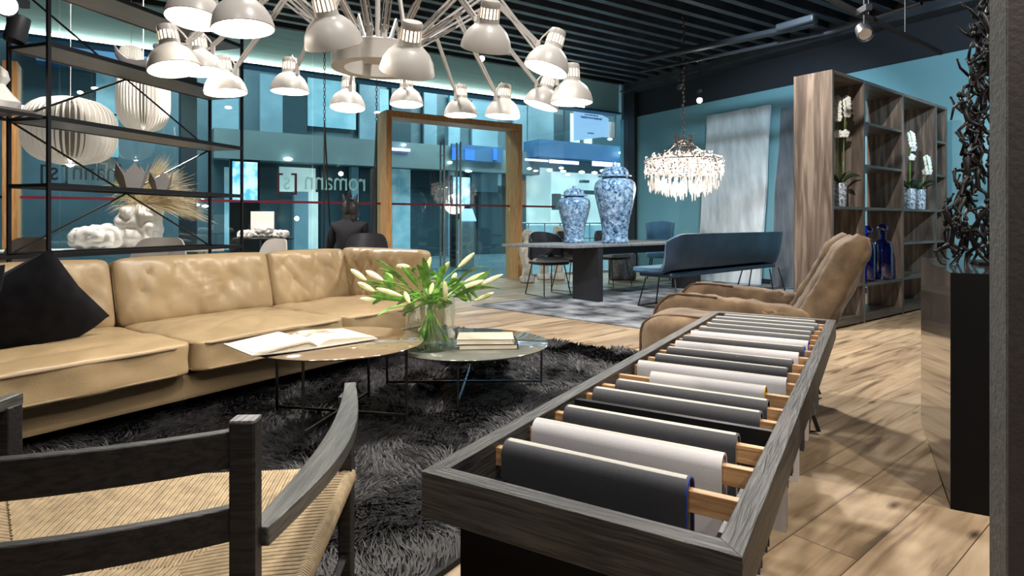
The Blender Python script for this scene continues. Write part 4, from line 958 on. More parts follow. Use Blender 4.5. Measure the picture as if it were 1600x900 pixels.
# ginger jars
def jarmat(name, dark, scale):
    m, t, b = nt(name); setp(b, Roughness=.12, Coat_Weight=.5)
    tc = t.nodes.new('ShaderNodeTexCoord'); vo = t.nodes.new('ShaderNodeTexVoronoi'); vo.inputs['Scale'].default_value = scale; vo.feature = 'DISTANCE_TO_EDGE'
    nz = t.nodes.new('ShaderNodeTexNoise'); nz.inputs['Scale'].default_value = scale*1.1; nz.inputs['Detail'].default_value = 10; nz.inputs['Roughness'].default_value = .72; nz.inputs['Distortion'].default_value = 1.2
    lk(t, tc.outputs['Object'], vo.inputs[0]); lk(t, tc.outputs['Object'], nz.inputs[0])
    ad = t.nodes.new('ShaderNodeMath'); ad.operation = 'MULTIPLY_ADD'; ad.inputs[1].default_value = .22; lk(t, vo.outputs['Distance'], ad.inputs[0]); lk(t, nz.outputs[0], ad.inputs[2])
    cr = t.nodes.new('ShaderNodeValToRGB'); e = cr.color_ramp.elements; e[0].position = .42; e[0].color = c4(dark); e[1].position = .64; e[1].color = (.42, .56, .68, 1); x = e.new(.52); x.color = (.14, .26, .44, 1)
    lk(t, ad.outputs[0], cr.inputs[0]); lk(t, cr.outputs[0], b.inputs['Base Color']); return m
def jar(px, pyb, Y, h, w_, label, m, bands):
    p = dp(px, pyb, Y); p.z = .75; g = thing('ginger_jar', label, 'jar', tuple(p)); s_ = w_/2
    prof = [(1e-4, 0), (.60, 0), (.65, .02), (.61, .08), (.62, .17), (.71, .31), (.87, .48), (.98, .62), (1, .68), (.95, .745), (.80, .785), (.62, .80), (.60, .82), (1e-4, .82)]
    mb = MB(); mb.lathe([(r_*s_ if r_ > .001 else 1e-4, z*h) for r_, z in prof], 48); mb.build('body', m, g)
    lid = [(.62, .815), (.80, .82), (.81, .835), (.66, .85), (.62, .90), (.46, .94), (.2, .95), (1e-4, .952)]
    mb = MB(); mb.lathe([(r_*s_ if r_ > .001 else 1e-4, z*h) for r_, z in lid], 40); l_ = mb.build('lid', m, g)
    mb = MB(); mb.ball((0, 0, .972*h), .04*h, 10, sc_=(.8, .8, 1)); mb.build('finial', m, l_)
    if bands:
        for z, r_ in bands: mb = MB(); mb.tube([(cos(2*pi*i/48)*r_*s_, sin(2*pi*i/48)*r_*s_, z*h) for i in range(48)], .006, 6, closed=True); mb.build('painted_band', M['edgeblue'], g)
    return g
jar(897, 377, 8.55, .80, .46, 'smaller blue and white ginger jar on the left of the dining table', jarmat('jar_pattern_fine', (.05, .09, .17), 17), [(.10, .555), (.30, .66)])
jar(961, 377, 8.25, 1.10, .57, 'larger blue and white ginger jar with lid on the dining table', jarmat('jar_pattern_bold', (.02, .035, .06), 13), [(.04, .56)])
# crystal chandelier over the table
CC = dp(1068, 262, 8.7)
g = thing('crystal_chandelier', 'round crystal chandelier glowing over the dining table', 'chandelier', tuple(CC))
M['crystal'] = mat('crystal', (.95, .90, .86), .06, trans=.35, spec=1)
M['crystalglow'] = emis('lit_crystal', (1, .86, .76), .5)  # bulb light put into these crystals as emission
M['darkglass'] = mat('smoked_crystal', (.16, .12, .11), .1, metal=.6)
mb = MB()
for r_, z in ((.54, .10), (.40, .02), (.26, -.10), (.14, .34)): mb.tube([(cos(2*pi*i/40)*r_, sin(2*pi*i/40)*r_, z) for i in range(40)], .009, 6, closed=True)
for i in range(8): a_ = 2*pi*i/8; mb.tube([(0, 0, .42), (cos(a_)*.14, sin(a_)*.14, .34), (cos(a_)*.30, sin(a_)*.30, .22), (cos(a_)*.54, sin(a_)*.54, .10)], .006, 6)
mb.build('frame', M['chrome'], g)
mb = MB(); mb.tube([(0, 0, .40), (0, 0, HC+.2-CC.z)], .008, 6)
zz = .42
while zz < HC+.1-CC.z: mb.ball((0.012*sin(zz*40), 0, zz), .019, 5); zz += .06
mb.build('suspension_cable', M['darkglass'], g)
mb = MB()
for i in range(12): a_ = 2*pi*i/12; mb.ball((cos(a_)*.36, sin(a_)*.36, .03), .028, 8)
mb.build('bulb', M['bulb'], g)
random.seed(2)
def drop(mb, x, y, z, l, r_): mb.lathe([(1e-4, -l), (r_*.8, -l*.82), (r_, -l*.6), (r_*.4, -l*.1), (1e-4, 0)], 6, TR(x, y, z))
for i in range(90):
    a_ = 2*pi*i/90; k = i % 3; r_ = (.54, .46, .36)[k]; mb = MB(); drop(mb, cos(a_)*r_, sin(a_)*r_, (.05, -.06, -.14)[k]-.03*random.random(), random.uniform(.14, .22), .011); mb.build('crystal_drop', M['crystalglow'] if random.random() < .55 else M['crystal'], g)
mb = MB(); mb2 = MB(); mb3 = MB()
for i in range(2600):
    a_ = random.uniform(0, 2*pi); r_ = random.random()**.4*.56; z = random.uniform(-.12, .14)+.17*(1-r_/.56)**.6*random.random()
    q = random.random(); tgt = mb if q < .45 else (mb2 if q < .75 else mb3); s_ = random.uniform(.008, .016)
    tgt.lathe([(1e-4, -s_*1.5), (s_, 0), (1e-4, s_)], 5, TR(cos(a_)*r_, sin(a_)*r_, z) @ Matrix.Rotation(random.uniform(-.6, .6), 4, 'X'))
for i in range(160):
    a_ = random.uniform(0, 2*pi); r_ = .10+.06*random.random(); mb3.ball((cos(a_)*r_, sin(a_)*r_, random.uniform(.2, .46)), random.uniform(.008, .016), 4)
for i in range(220):
    a_ = random.uniform(0, 2*pi); r_ = sqrt(random.random())*.5; drop(mb2 if i % 2 else mb, cos(a_)*r_, sin(a_)*r_, -.16-.22*(1-r_/.55)*random.random(), random.uniform(.08, .2), .008)
mb.build('crystal_strands', M['crystalglow'], g, kind='stuff'); mb2.build('clear_crystals', M['crystal'], g, kind='stuff'); mb3.build('smoked_crystals', M['darkglass'], g, kind='stuff')
lamp('chandelier_light', 'POINT', tuple(CC+V((0, 0, -.34))), 22, WARM, None, .25)
# pale and dark timber slabs leaning on the blue wall
def slab(px0, px1, pyt, m, label, Yb, seed, wav=.04):
    k0, k1 = (px0-800)/F, (px1-800)/F
    tl = (k0*Yb)                                              # along the wall: direction n = -N frame
    q0 = V((2.98, 0, 0))
    def hit(k, off):                                          # where the sight line meets a line parallel to the wall, off in front of it
        # wall line: WX@(3.06-off, y): point = P0+U*(3.06-off)+N*y
        b_ = P0+U*(3.06-off); y = (k*b_.y-b_.x)/(N.x-k*N.y); return y, b_.y+y*N.y
    ya, Ya = hit(k0, .2); yb, Yb2 = hit(k1, .2); H_ = EYE+(HOR-pyt)/F*(Ya+Yb2)/2
    g = thing('timber_slab', label, 'slab', tuple(WX @ V((2.75, (ya+yb)/2, 0))))
    mb = MB()
    def fn(u, v): return (2.72+.28*v, ya+(yb-ya)*u+wav*noise.noise(V((seed, v*3, round(u))))*(1 if u in (0, 1) else 0)+(.03*(1-v) if u == 0 else 0), H_*v)
    nu, nv = 8, 24
    mb.shell(lambda u, v: (2.72+.28*v-.03, ya+(yb-ya)*u+wav*(2*u-1)*noise.noise(V((seed+u*3, v*3, seed))), .001+(H_-.03*noise.noise(V((u*6, 1, seed))))*v), nu, nv, .05, WX)
    mb.build('board', M[m], g, world=True); return g
slab(1100, 1198, 172, 'slabL', 'pale live-edge timber slab leaning on the blue wall behind the blue bench', 10, 3)
slab(1215, 1262, 165, 'slabD', 'dark timber slab leaning on the blue wall partly hidden by the walnut bookcase', 10, 8)
# stone garden figures behind the left chair
def statue(px, Y, h, label, seed):
    p = dp(px, 400, Y); p.z = 0; mb = MB()
    def wob(a, z): return 1+.13*noise.noise(V((cos(a)*2+seed, sin(a)*2, z*6)))+.05*sin(a*6)
    prof = [(.10, 0), (.13, .02), (.13, .10), (.085, .14), (.08, .30), (.10, .36), (.12, .48), (.15, .58), (.13, .68), (.07, .74), (.06, .78), (.085, .84), (.09, .92), (.06, .98), (1e-4, 1)]
    mb.lathe([(r_*1.0, z*h) for r_, z in prof], 28, TR(*p), wob); o = mb.build('stone_figure', M['stone']); tagged(o, label, 'statue')
statue(824, 10.4, .92, 'weathered stone figure at the right post of the oak doorway', 1)
statue(872, 10.9, .98, 'weathered stone figure behind the black chair left of the small ginger jar', 4)
statue(850, 11.0, .80, 'shortest weathered stone figure behind the white-padded chair legs', 6)
for px, lab in ((962, 'left grey wicker crate under the far side of the dining table'), (982, 'right grey wicker crate by the dark column beyond the dining table')):
    p = dp(px, 420, 10.9); p.z = 0; mb = MB(); mb.rbox((p.x, p.y, .24), (.24, .24, .48), 10, 8); tagged(mb.build('wicker_crate', mat('grey_wicker', (.10, .10, .105), .8, bump=1, bscale=50, var=.3, vscale=30)), lab, 'crate')
# ================================================================== WALNUT BOOKCASE
KU = V((.79, .613, 0)); KN = V((-.613, .79, 0)); K0 = V((3.05, 5.76, 0)); KX = Matrix.Translation(K0) @ Matrix(((KU.x, KN.x, 0, 0), (KU.y, KN.y, 0, 0), (0, 0, 1, 0), (0, 0, 0, 1)))
g = thing('bookcase', 'tall open walnut bookcase standing as a room divider in front of the blue wall', 'bookcase', tuple(KX @ V((1.57, .2, 0))), math.atan2(KU.y, KU.x))
KD, KH, KW = .375, 2.49, 3.14; ux = [0, .71, 1.72, 2.76, KW]
for i, x in enumerate(ux):
    mb = MB(); mb.box((min(max(x, .018), KW-.018), KD/2, KH/2), (.036, KD, KH), KX); mb.build('upright', M['walnut'], g, world=True, bevel=.002)
mb = MB(); mb.box((KW/2, KD/2, KH-.016), (KW-.07, KD-.002, .032), KX); mb.build('top_board', M['walnuth'], g, world=True)
mb = MB(); mb.box((KW/2, KD/2, .05), (KW-.07, KD-.004, .06), KX); mb.build('base_board', M['walnuth'], g, world=True)
sh = {0: [1.19, .41], 1: [2.07, 1.63, 1.19, .40], 2: [1.19, .81, .41], 3: [2.05, 1.63, 1.19, .81, .41]}
for b_, zs_ in sh.items():
    x0, x1 = ux[b_]+.018, ux[b_+1]-.018
    for z in zs_: mb = MB(); mb.box(((x0+x1)/2, KD/2, z-.014), (x1-x0, KD-.01, .028), KX); mb.build('shelf', M['walnuth'], g, world=True, bevel=.001)
def orchid(x, y, z, h, label, stems, seed, pw=.062, grp=None):
    g = thing('potted_orchid', label, 'orchid', tuple(KX @ V((x, y, z)))); random.seed(seed)
    mb = MB(); mb.lathe([(1e-4, 0), (pw*.86, 0), (pw, .02), (pw*1.04, .24), (pw*.98, .245), (pw*.9, .22), (1e-4, .22)], 28); mb.build('pot', M['pot'], g)
    for k in range(5):
        a = 2*pi*k/5+seed; mb = MB(); blade(mb, (0, 0, .23), (cos(a)*.2, sin(a)*.2, .30+.05*random.random()), .05, .05); mb.build('leaf', M['dleaf'], g)
    for k in range(stems):
        dx, dy = random.uniform(-.03, .03), random.uniform(-.05, .05); top = V((dx*2, dy*2, h-.05*k)); p = [V((dx, dy, .22)), V((dx*1.3, dy*1.3, .22+(h-.22)*.6)), V((dx*2, dy*2, h)), top+V((-.06, -.09, .02)), top+V((-.08, -.16, -.10))]
        mb = MB(); mb.tube(p, .004, 6); mb.build('stem', M['leaf'], g)
        for j in range(6):
            t_ = j/5; c = p[2].lerp(p[4], t_)+V((0, 0, .02*sin(pi*t_)-.015*j)) if j < 5 else p[1]+V((0, -.02, 0)); mb = MB()
            for q in range(5):
                a = 2*pi*q/5+.3; mb.ball(c+V((cos(a)*.024, -.01, sin(a)*.024)), .021, 6, sc_=(1, .35, 1))
            mb.ball(c+V((0, -.018, 0)), .010, 5); mb.build('flower', M['orchid'], g)
    return g
orchid(.52, .16, 1.19, 1.10, 'white orchid in a patterned pot in the leftmost compartment of the bookcase', 3, 1)
orchid(2.25, .12, 1.19, .88, 'white orchid in a patterned pot, third column of the bookcase, left pot of the pair', 2, 2)
orchid(2.57, .12, 1.19, .62, 'white orchid in a patterned pot, third column of the bookcase, right pot of the pair', 2, 5)
def bottle(x, y, z, h, r_, label):
    g = thing('glass_bottle', label, 'bottle', tuple(KX @ V((x, y, z))))
    prof = [(1e-4, 0), (r_*.95, 0), (r_, .02), (r_, h*.55), (r_*.86, h*.66), (r_*.36, h*.72), (r_*.30, h*.80), (r_*.42, h*.82), (r_*.38, h*.84), (1e-4, h*.84)]
    mb = MB(); mb.lathe(prof, 32); mb.build('body', M['cobalt'], g)
    mb = MB(); mb.ball((0, 0, h*.92), h*.09, 12, sc_=(1, 1, .9)); mb.build('stopper', M['cobalt'], g)
bottle(1.10, .13, .40, .60, .075, 'cobalt blue glass bottle with ball stopper, left of the two in the bookcase')
bottle(1.50, .13, .40, .62, .10, 'larger cobalt blue glass bottle with ball stopper on the low bookcase shelf')
bottle(1.36, .27, .40, .52, .06, 'small cobalt blue glass bottle standing behind the two larger ones')
# ================================================================== BRONZE SCULPTURE OF CLIMBING FIGURES
g = thing('figure_sculpture', 'black bronze tower of many small climbing human figures on the black plinth', 'sculpture', (PEDC.x, PEDC.y, .85))
M4 = M['bronze']
def figmesh(pose, seed):
    random.seed(seed); r = lambda a=.02: random.uniform(-a, a)
    J = dict(pel=(0, 0, .10), che=(r(), r(), .19), nek=(r(), r(), .225), hed=(r(), r(), .262))
    J['che'] = V(J['che'])+V((pose[0], pose[1], 0))*.5; J['nek'] = V(J['nek'])+V((pose[0], pose[1], 0))*.7; J['hed'] = V(J['hed'])+V((pose[0], pose[1], 0))
    J['ls'] = J['nek']+V((-.032, 0, -.012)); J['rs'] = J['nek']+V((.032, 0, -.012))
    J['le'] = J['ls']+V((-.03, r(.04), pose[2]*.055)); J['lh'] = J['le']+V((-.01+r(.02), r(.04), pose[3]*.06))
    J['re'] = J['rs']+V((.03, r(.04), pose[4]*.055)); J['rh'] = J['re']+V((.01+r(.02), r(.04), pose[5]*.06))
    J['lk'] = V((-.03+r(), pose[6]*.04, .055)); J['lf'] = V((-.035+r(.03), pose[6]*.01, -.005)); J['rk'] = V((.03+r(), -pose[6]*.04, .055)); J['rf'] = V((.035+r(.03), -pose[6]*.01, -.005))
    J['wst'] = (V(J['pel'])+V(J['che']))*.5
    J = {k_: V(v_) for k_, v_ in J.items()}; mb = MB()
    mb.tube([J['pel']+V((0, 0, -.012)), J['pel'], J['wst'], J['che'], J['nek'], J['nek'].lerp(J['hed'], .6)], [.010, .017, .013, .020, .008, .007], 8)
    for p_ in 'lr':
        mb.tube([J['nek']+V((0, 0, -.008)), J[p_+'s'], J[p_+'e'], J[p_+'h']], [.009, .010, .0075, .0055], 7); mb.ball(J[p_+'h'], .0075, 5)
        mb.tube([J['pel'], J[p_+'k'], J[p_+'f'], J[p_+'f']+V((0, -.022, -.003))], [.013, .0095, .007, .006], 7)
        mb.ball(J[p_+'s'], .0105, 6); mb.ball(J[p_+'k'], .0098, 6)
    mb.ball(J['hed'], .0165, 8, sc_=(.85, .95, 1.15))
    me = bpy.data.meshes.new('figure'); me.from_pydata(mb.v, [], mb.f); me.materials.append(M4); return me
poses = [(.02, 0, 1, 1, -1, .3, 1), (-.03, .02, .6, 1, 1, 1, .5), (0, .03, -.4, -1, .8, 1, 1), (.04, 0, 1, .6, -.5, -.8, .2), (-.02, -.02, -.8, .6, -.8, .6, .8), (0, 0, 1, 1, 1, 1, 0)]
fm = [figmesh(p, i) for i, p in enumerate(poses)]
for m_ in fm:
    m_.name = 'figure'
    for p_ in m_.polygons: p_.use_smooth = True
random.seed(21); spots = []
def figure(p, rx, ry, rz, s_, m_):
    o = bpy.data.objects.new('figure', m_); COL.objects.link(o); o.parent = g
    o.matrix_local = FR[g].inverted() @ TR(*p) @ rotz(rz) @ Matrix.Rotation(rx, 4, 'X') @ Matrix.Rotation(ry, 4, 'Y') @ Matrix.Scale(s_, 4)
# pixel track of the tower outline: (y, left, right) read as a leaning heap, thickness given in depth
prof = [(425, 1500, 1560), (400, 1492, 1560), (375, 1480, 1560), (350, 1472, 1562), (320, 1478, 1562), (290, 1486, 1562), (260, 1496, 1562), (230, 1512, 1562), (200, 1515, 1562), (170, 1508, 1562), (140, 1512, 1562), (110, 1522, 1562), (80, 1530, 1562), (50, 1534, 1562), (20, 1538, 1562), (-10, 1540, 1562)]
YS = 2.62
k = 0
for row, (yy, l_, r_) in enumerate(prof):
    for j in range(3):
        px = l_+(r_-l_)*(j+.5*random.random())/2.4; p = dp(px, yy, YS+random.uniform(-.12, .14)); p.z = max(p.z, .862) if row < 2 else p.z
        if row > 0: p.z -= .07
        if p.z < .86: p.z = .86
        figure(p, random.uniform(-.35, .35), random.uniform(-.45, .45), random.uniform(-.8, .8), random.uniform(.60, .74), fm[k % 6]); k += 1
# the outlying acrobats on the left side of the heap
for (px, py, ry, s_, i_) in ((1478, 402, .25, 1.0, 0), (1488, 345, .4, .95, 3), (1512, 288, 0, 1.0, 5), (1517, 200, -.2, .9, 2), (1522, 232, .5, .8, 1), (1519, 140, .35, 1.0, 4)):
    p = dp(px, py, YS-.1); p.z = max(p.z-.04, .86); figure(p, 0, ry, .3, s_*.78, fm[i_])
mb = MB(); mb.box((0, 0, 0), (.16, .26, .012), TR(dp(1545, 420, YS).x+.03, YS, .857) @ rotz(-.5)); mb.build('base_plate', M4, g, world=True)
mb = MB(); x_ = dp(1562, 200, YS).x; mb.tube([(x_-.03, YS, .86), (x_-.02, YS+.02, 1.3), (x_, YS-.02, 1.7), (x_, YS, 2.1)], .016, 8); mb.build('armature', M4, g, world=True)
# ================================================================== LAMP CLUSTER
LC = V((-.555, 2.5, 1.665))
g = thing('lamp_chandelier', 'large off-white chandelier of sixteen hinged desk lamps round a white ring', 'chandelier', tuple(LC))
mb = MB(); mb.open = True; mb.lathe([(.185, .0), (.188, .075), (.182, .08), (.135, .08), (.132, .03), (.135, .0), (.185, .0)], 56, TR(*LC)); rg_ = mb.build('ring', M['lampwhite'], g, world=True, ang=50)
mb = MB()
for k in range(3): a = 2*pi*k/3; mb.bar(LC+V((0, 0, .055)), LC+V((cos(a)*.14, sin(a)*.14, .055)), .03, .012)
mb.lathe([(1e-4, 0), (.05, 0), (.05, .06), (.02, .09), (1e-4, .09)], 24, TR(*(LC+V((0, 0, .03))))); mb.build('hub', M['lampwhite'], g, world=True)
mb = MB(); mb.tube([LC+V((0, 0, .06)), LC+V((0, 0, HC-.02-LC.z))], .011, 10); mb.build('ceiling_rod', M['lampwhite'], g, world=True)
lamps = [(303, 30, 82, 0, -.15), (380, 45, 92, .1, 0), (273, 108, 76, .22, -.05), (315, 112, 64, .12, 0), (353, 145, 62, .1, 0), (453, 143, 57, 0, .0), (522, 70, 88, .12, .55), (543, 168, 53, 0, -.12), (635, 163, 51, 0, -.05),
         (636, 112, 84, -.22, .55), (720, 180, 51, 0, 0), (759, 76, 78, -.15, .5), (785, 182, 54, -.08, 0), (853, 108, 70, -.32, -.05), (845, 165, 55, -.3, 0), (893, 160, 65, 0, 0)]
def orient(d): return V((0, 0, 1)).rotation_difference(-V(d)).to_matrix().to_4x4() if True else None
SH = [(.0855, -.002), (.088, .0), (.0865, .012), (.080, .036), (.066, .060), (.048, .077), (.037, .084), (.036, .088)]
for i, (px, py, w_, lx, ly) in enumerate(lamps):
    Y = .172*F/w_; p = dp(px, py, Y); d = V((lx, ly, -1)).normalized(); X = TR(*p) @ orient(d)
    mb = MB(); mb.open = True; mb.lathe(SH+[(.034, .086), (.046, .074), (.064, .057), (.078, .034), (.0845, .012), (.0855, -.002)], 36, X); sh_ = mb.build('lamp_shade', M['lampwhite'], g, world=True, ang=50)
    mb = MB(); mb.lathe([(.036, .084), (.0345, .10), (.034, .102)], 28, X); mb.lathe([(.032, .135), (.033, .15), (.030, .158), (1e-4, .16)], 28, X)
    for k in range(16):
        a = 2*pi*k/16; mb.bar(X @ V((cos(a)*.0335, sin(a)*.0335, .10)), X @ V((cos(a)*.032, sin(a)*.032, .137)), .005, .003, up=(cos(a), sin(a), 0))
    mb.build('socket_cap', M['lampwhite'], sh_, world=True)
    mb = MB(); mb.lathe([(.029, .10), (.028, .137)], 20, X); mb.build('lit_socket', M['slot'], sh_, world=True)
    mb = MB(); mb.ball((0, 0, .026), .040, 12, X=X, sc_=(1.35, 1.35, .75)); mb.build('bulb', M['bulb'], sh_, world=True)
    inn = V((LC.x-p.x, LC.y-p.y, 0)); rr = inn.length; inn.normalize()
    brk = X @ V((0, 0, .09))+inn*.06+V((0, 0, .0)); el = LC+(-inn)*(.42*rr/.72)+V((0, 0, .33)); hb = LC+(-inn)*.155+V((0, 0, .085)); sd = inn.cross(V((0, 0, 1)))
    mb = MB(); mb.bar(X @ V((0, 0, .092)), brk+V((0, 0, .01)), .016, .006); mb.box((brk.x, brk.y, brk.z+.005), (.014, .014, .05))
    up_ = X @ V((0, 0, .15)); mb.tube([up_, up_+(brk-up_)*.3+V((0, 0, .035)), up_+(brk-up_)*.75+V((0, 0, .03)), brk+V((0, 0, .02))], .003, 6); mb.build('bracket', M['lampwhite'], sh_, world=True)
    mb = MB()
    for o_ in (-.009, .009): mb.bar(brk+V((0, 0, .02))-sd*.0+inn*o_+V((0, 0, o_*.3)), el+inn*o_*1.3, .008, .009)
    mb.build('lower_arm', M['lampwhite'], g, world=True)
    mb = MB(); up2 = V((0, 0, .018))
    for o_ in (-1, 1): mb.bar(hb+up2*o_*.6+V((0, 0, .02)), el+up2*o_*.6, .008, .009)
    mb.tube([hb+V((0, 0, -.01)), hb+V((0, 0, .05))], .014, 8)
    mb.build('upper_arm', M['lampwhite'], g, world=True)
    for sg in (-1, 1):
        mb = MB(); a, b_ = hb+sd*.014*sg+V((0, 0, .03)), hb.lerp(el, .45)+sd*.014*sg+V((0, 0, .012)); mb.tube([a, b_], .0042, 6); mb.tube([b_, hb.lerp(el, .62)+sd*.008*sg], .002, 6); mb.build('spring', M['steel'], g, world=True)
    L_ = lamp('desk_lamp_light', 'SPOT', tuple(p+d*.035), 5, (1, .92, .82), tuple(p+d), .03, 125, .6)
# ================================================================== BLACK METAL RACK BEHIND THE SOFA
q0 = V((-2.95, 3.85, 0)); rv = V((.317, 1, 0)).normalized(); rn = V((-rv.y, rv.x, 0)); RL = 1.69; RD = .36
RX = Matrix.Translation(q0) @ Matrix(((rv.x, rn.x, 0, 0), (rv.y, rn.y, 0, 0), (0, 0, 1, 0), (0, 0, 0, 1)))
g = thing('metal_rack', 'tall open black metal shelving rack with crossed braces behind the tan sofa', 'shelf', tuple(RX @ V((RL/2, RD/2, 0))), math.atan2(rv.y, rv.x))
lv = [.36, .82, 1.27, 1.70, 2.17, 2.62, 3.0]
for x in (0, RL):
    for y in (0, RD): mb = MB(); mb.box((x, y, 1.55), (.02, .02, 3.1), RX); mb.build('upright', M['blackmetal'], g, world=True)
for z in lv:
    board = z in (2.62, 2.17, 1.70)
    if board: mb = MB(); mb.box((RL/2, RD/2, z), (RL-.02, RD-.01, .022), RX); mb.build('shelf_board', M['shelfwood'], g, world=True)
    mb = MB()
    for y in (0, RD): mb.box((RL/2, y, z), (RL, .018, .03), RX)
    for x in (0, RL): mb.box((x, RD/2, z), (.016, RD, .022), RX)
    mb.build('shelf_frame', M['blackmetal'], g, world=True)
for z0, z1 in ((.82, 1.70), (1.70, 2.62)):
    for a_, b_ in ((z0, z1), (z1, z0)): mb = MB(); mb.tube([RX @ V((0, RD, a_)), RX @ V((RL, RD, b_))], .008, 6); mb.build('brace', M['blackmetal'], g, world=True)
# next bay, reaching out of the picture on the left
g = thing('metal_rack', 'neighbouring black metal rack cut off by the left picture edge', 'shelf', tuple(RX @ V((-.9, RD/2, 0))), math.atan2(rv.y, rv.x))
for x in (-1.7,):
    for y in (0, RD): mb = MB(); mb.box((x, y, 1.55), (.02, .02, 3.1), RX); mb.build('upright', M['blackmetal'], g, world=True)
for z in (.82, 1.70, 2.62):
    mb = MB()
    for y in (.02, RD-.02): mb.box((-.86, y, z), (1.66, .018, .022), RX)
    mb.build('shelf_frame', M['blackmetal'], g, world=True)
mb = MB(); mb.box((-.86, RD/2, 1.72), (1.6, RD-.06, .018), RX); mb.build('shelf_board', M['shelfwood'], g, world=True)
# white lobed ceramic on that bay
mb = MB(); p = dp(0, 168, 3.75); mb.lathe([(1e-4, 0), (.10, 0), (.125, .05), (.08, .11), (.05, .16), (.07, .20), (.055, .25), (.02, .28), (1e-4, .285)], 30, TR(p.x-.03, p.y, 1.73), lambda a, z: 1+.12*sin(a*5+z*12)); tagged(mb.build('ceramic_vase', M['whiteobj']), 'white lobed ceramic piece on the rack at the left picture edge', 'vase')
# grey decorations on the rack
def rackpt(px, z, y=.18):                                    # point on a rack shelf under a pixel column
    k_ = (px-800)/F; o_ = RX @ V((0, y, 0)); t_ = (k_*o_.y-o_.x)/(rv.x-k_*rv.y); p = o_+rv*t_; p.z = z; return p
p = rackpt(214, 2.182); mb = MB()
pts = [V((-.15, 0, .20)), V((-.125, 0, .13)), V((-.08, 0, .075)), V((0, 0, .055)), V((.075, 0, .08)), V((.115, 0, .135)), V((.13, 0, .20))]
mb.tube(pts, [.004, .022, .036, .042, .036, .026, .012], 10, X=TR(*p) @ rotz(math.atan2(rv.y, rv.x)-.9)); X = TR(*p) @ rotz(math.atan2(rv.y, rv.x)-.9)
mb.ball((.13, 0, .215), .026, 8, X=X); mb.ball((0, 0, .02), .035, 8, X=X, sc_=(1.4, 1, .7)); tagged(mb.build('crescent_ornament', M['greygold']), 'grey horned crescent ornament on an upper shelf of the rack', 'ornament')
for px, s_, lab in ((206, 1.0, 'larger grey folded crown ornament on the middle shelf of the rack'), (251, .75, 'smaller grey folded crown ornament right of the larger one on the rack')):
    p = rackpt(px, 1.285); X = TR(*p) @ rotz(.4); mb = MB(); nn = 10; vs = []
    for k in range(nn):
        a = 2*pi*k/nn; h = (.20 if k % 2 == 0 else .10)*s_; vs += [(cos(a)*.07*s_, sin(a)*.07*s_, 0), (cos(a)*.115*s_, sin(a)*.115*s_, h), (cos(a)*.06*s_, sin(a)*.06*s_, .004), (cos(a)*.105*s_, sin(a)*.105*s_, h-.004)]
    fs = []
    for k in range(nn): j = (k+1) % nn; fs += [(k*4, j*4, j*4+1, k*4+1), (k*4+2, k*4+3, j*4+3, j*4+2), (k*4+1, j*4+1, j*4+3, k*4+3), (k*4, k*4+2, j*4+2, j*4)]
    mb.add(vs, fs, X); tagged(mb.build('folded_crown', M['greygold'], ang=10), lab, 'ornament')
# ================================================================== WINDOW SIDE, LEFT
g = thing('long_table', 'long white table behind the rack carrying the white ceramics', 'table', (-4.35, 6.35, 0), UA)
mb = MB(); mb.box((0, 0, .735), (2.3, .9, .03)); mb.build('tabletop', M['whitetop'], g, bevel=.006)
for x in (-1.0, 1.0):
    for y in (-.35, .35): mb = MB(); mb.box((x, y, .36), (.05, .05, .72)); mb.build('leg', M['whitetop'], g)
def lumpy(name, label, cat, c, d, seed, amp=.03, fq=9, n=26, k=3):
    mb = MB()
    def fn(w_, a):
        nn = noise.noise(V((w_.x*fq+seed, w_.y*fq, w_.z*fq))); v_ = abs(nn); return w_+V((a.x, a.y, a.z)).normalized()*(amp*(v_*2.2-.3))
    mb.rbox((c[0], c[1], c[2]+d[2]/2), d, k, n, None, fn); return tagged(mb.build(name, M['whiteobj'], ang=70), label, cat)
pv = dp(220, 388, 6.45); lumpy('ruffled_vase', 'tall white ruffled ceramic vase holding dried grasses', 'vase', (pv.x, pv.y, .757), (.36, .36, .46), 3, .035, 9, 30, 4)
pb = dp(155, 388, 6.3); lumpy('ruffled_bowl', 'low wide white ruffled ceramic bowl left of the tall ruffled vase', 'bowl', (pb.x, pb.y, .757), (.52, .34, .24), 9, .035, 9, 30, 3)
g = thing('dried_grasses', 'big bunch of dried grasses and leaves in the ruffled vase', 'plant', (pv.x, pv.y, 1.22))
random.seed(9)
for nm, m_, cnt, L0, wd in (('feather_grass', 'grass', 900, .60, .0028), ('green_leaf_blades', 'leaf', 0, .5, .02)):
    mb = MB(); vs = []
    for i in range(cnt):
        a = random.uniform(-.5, .5) if random.random() < .6 else random.uniform(0, 2*pi); L = L0*random.uniform(.5, 1.2)*(1 if abs(a) < .6 else .62); el = random.uniform(.15, 1.3)
        d = V((cos(a)*cos(el), sin(a)*cos(el)*.7, sin(el))); p = V((random.uniform(-.06, .06), random.uniform(-.06, .06), -.02)); pts = [p+d*L*t_+V((.05*t_*t_, 0, -.26*t_*t_*cos(el)*L/.6)) for t_ in (0, .35, .7, 1)]
        mb.tube(pts, [wd*.5, wd*.6, wd*.9, wd*.2], 4)
    if cnt: mb.build(nm, M[m_], g, kind='stuff')
M['paleleaf'] = mat('pale_leaf', (.42, .46, .20), .6, col2=(.62, .60, .36), vscale=8)
for i in range(26):
    a = random.uniform(1.8, 4.6); el = random.uniform(-.1, 1.2); L = random.uniform(.25, .5); d = V((cos(a)*cos(el), .5*sin(a)*cos(el), sin(el)))
    mb = MB(); blade(mb, (0, 0, 0), d*L, .08, .05); mb.build('leaf', M['paleleaf'], g)
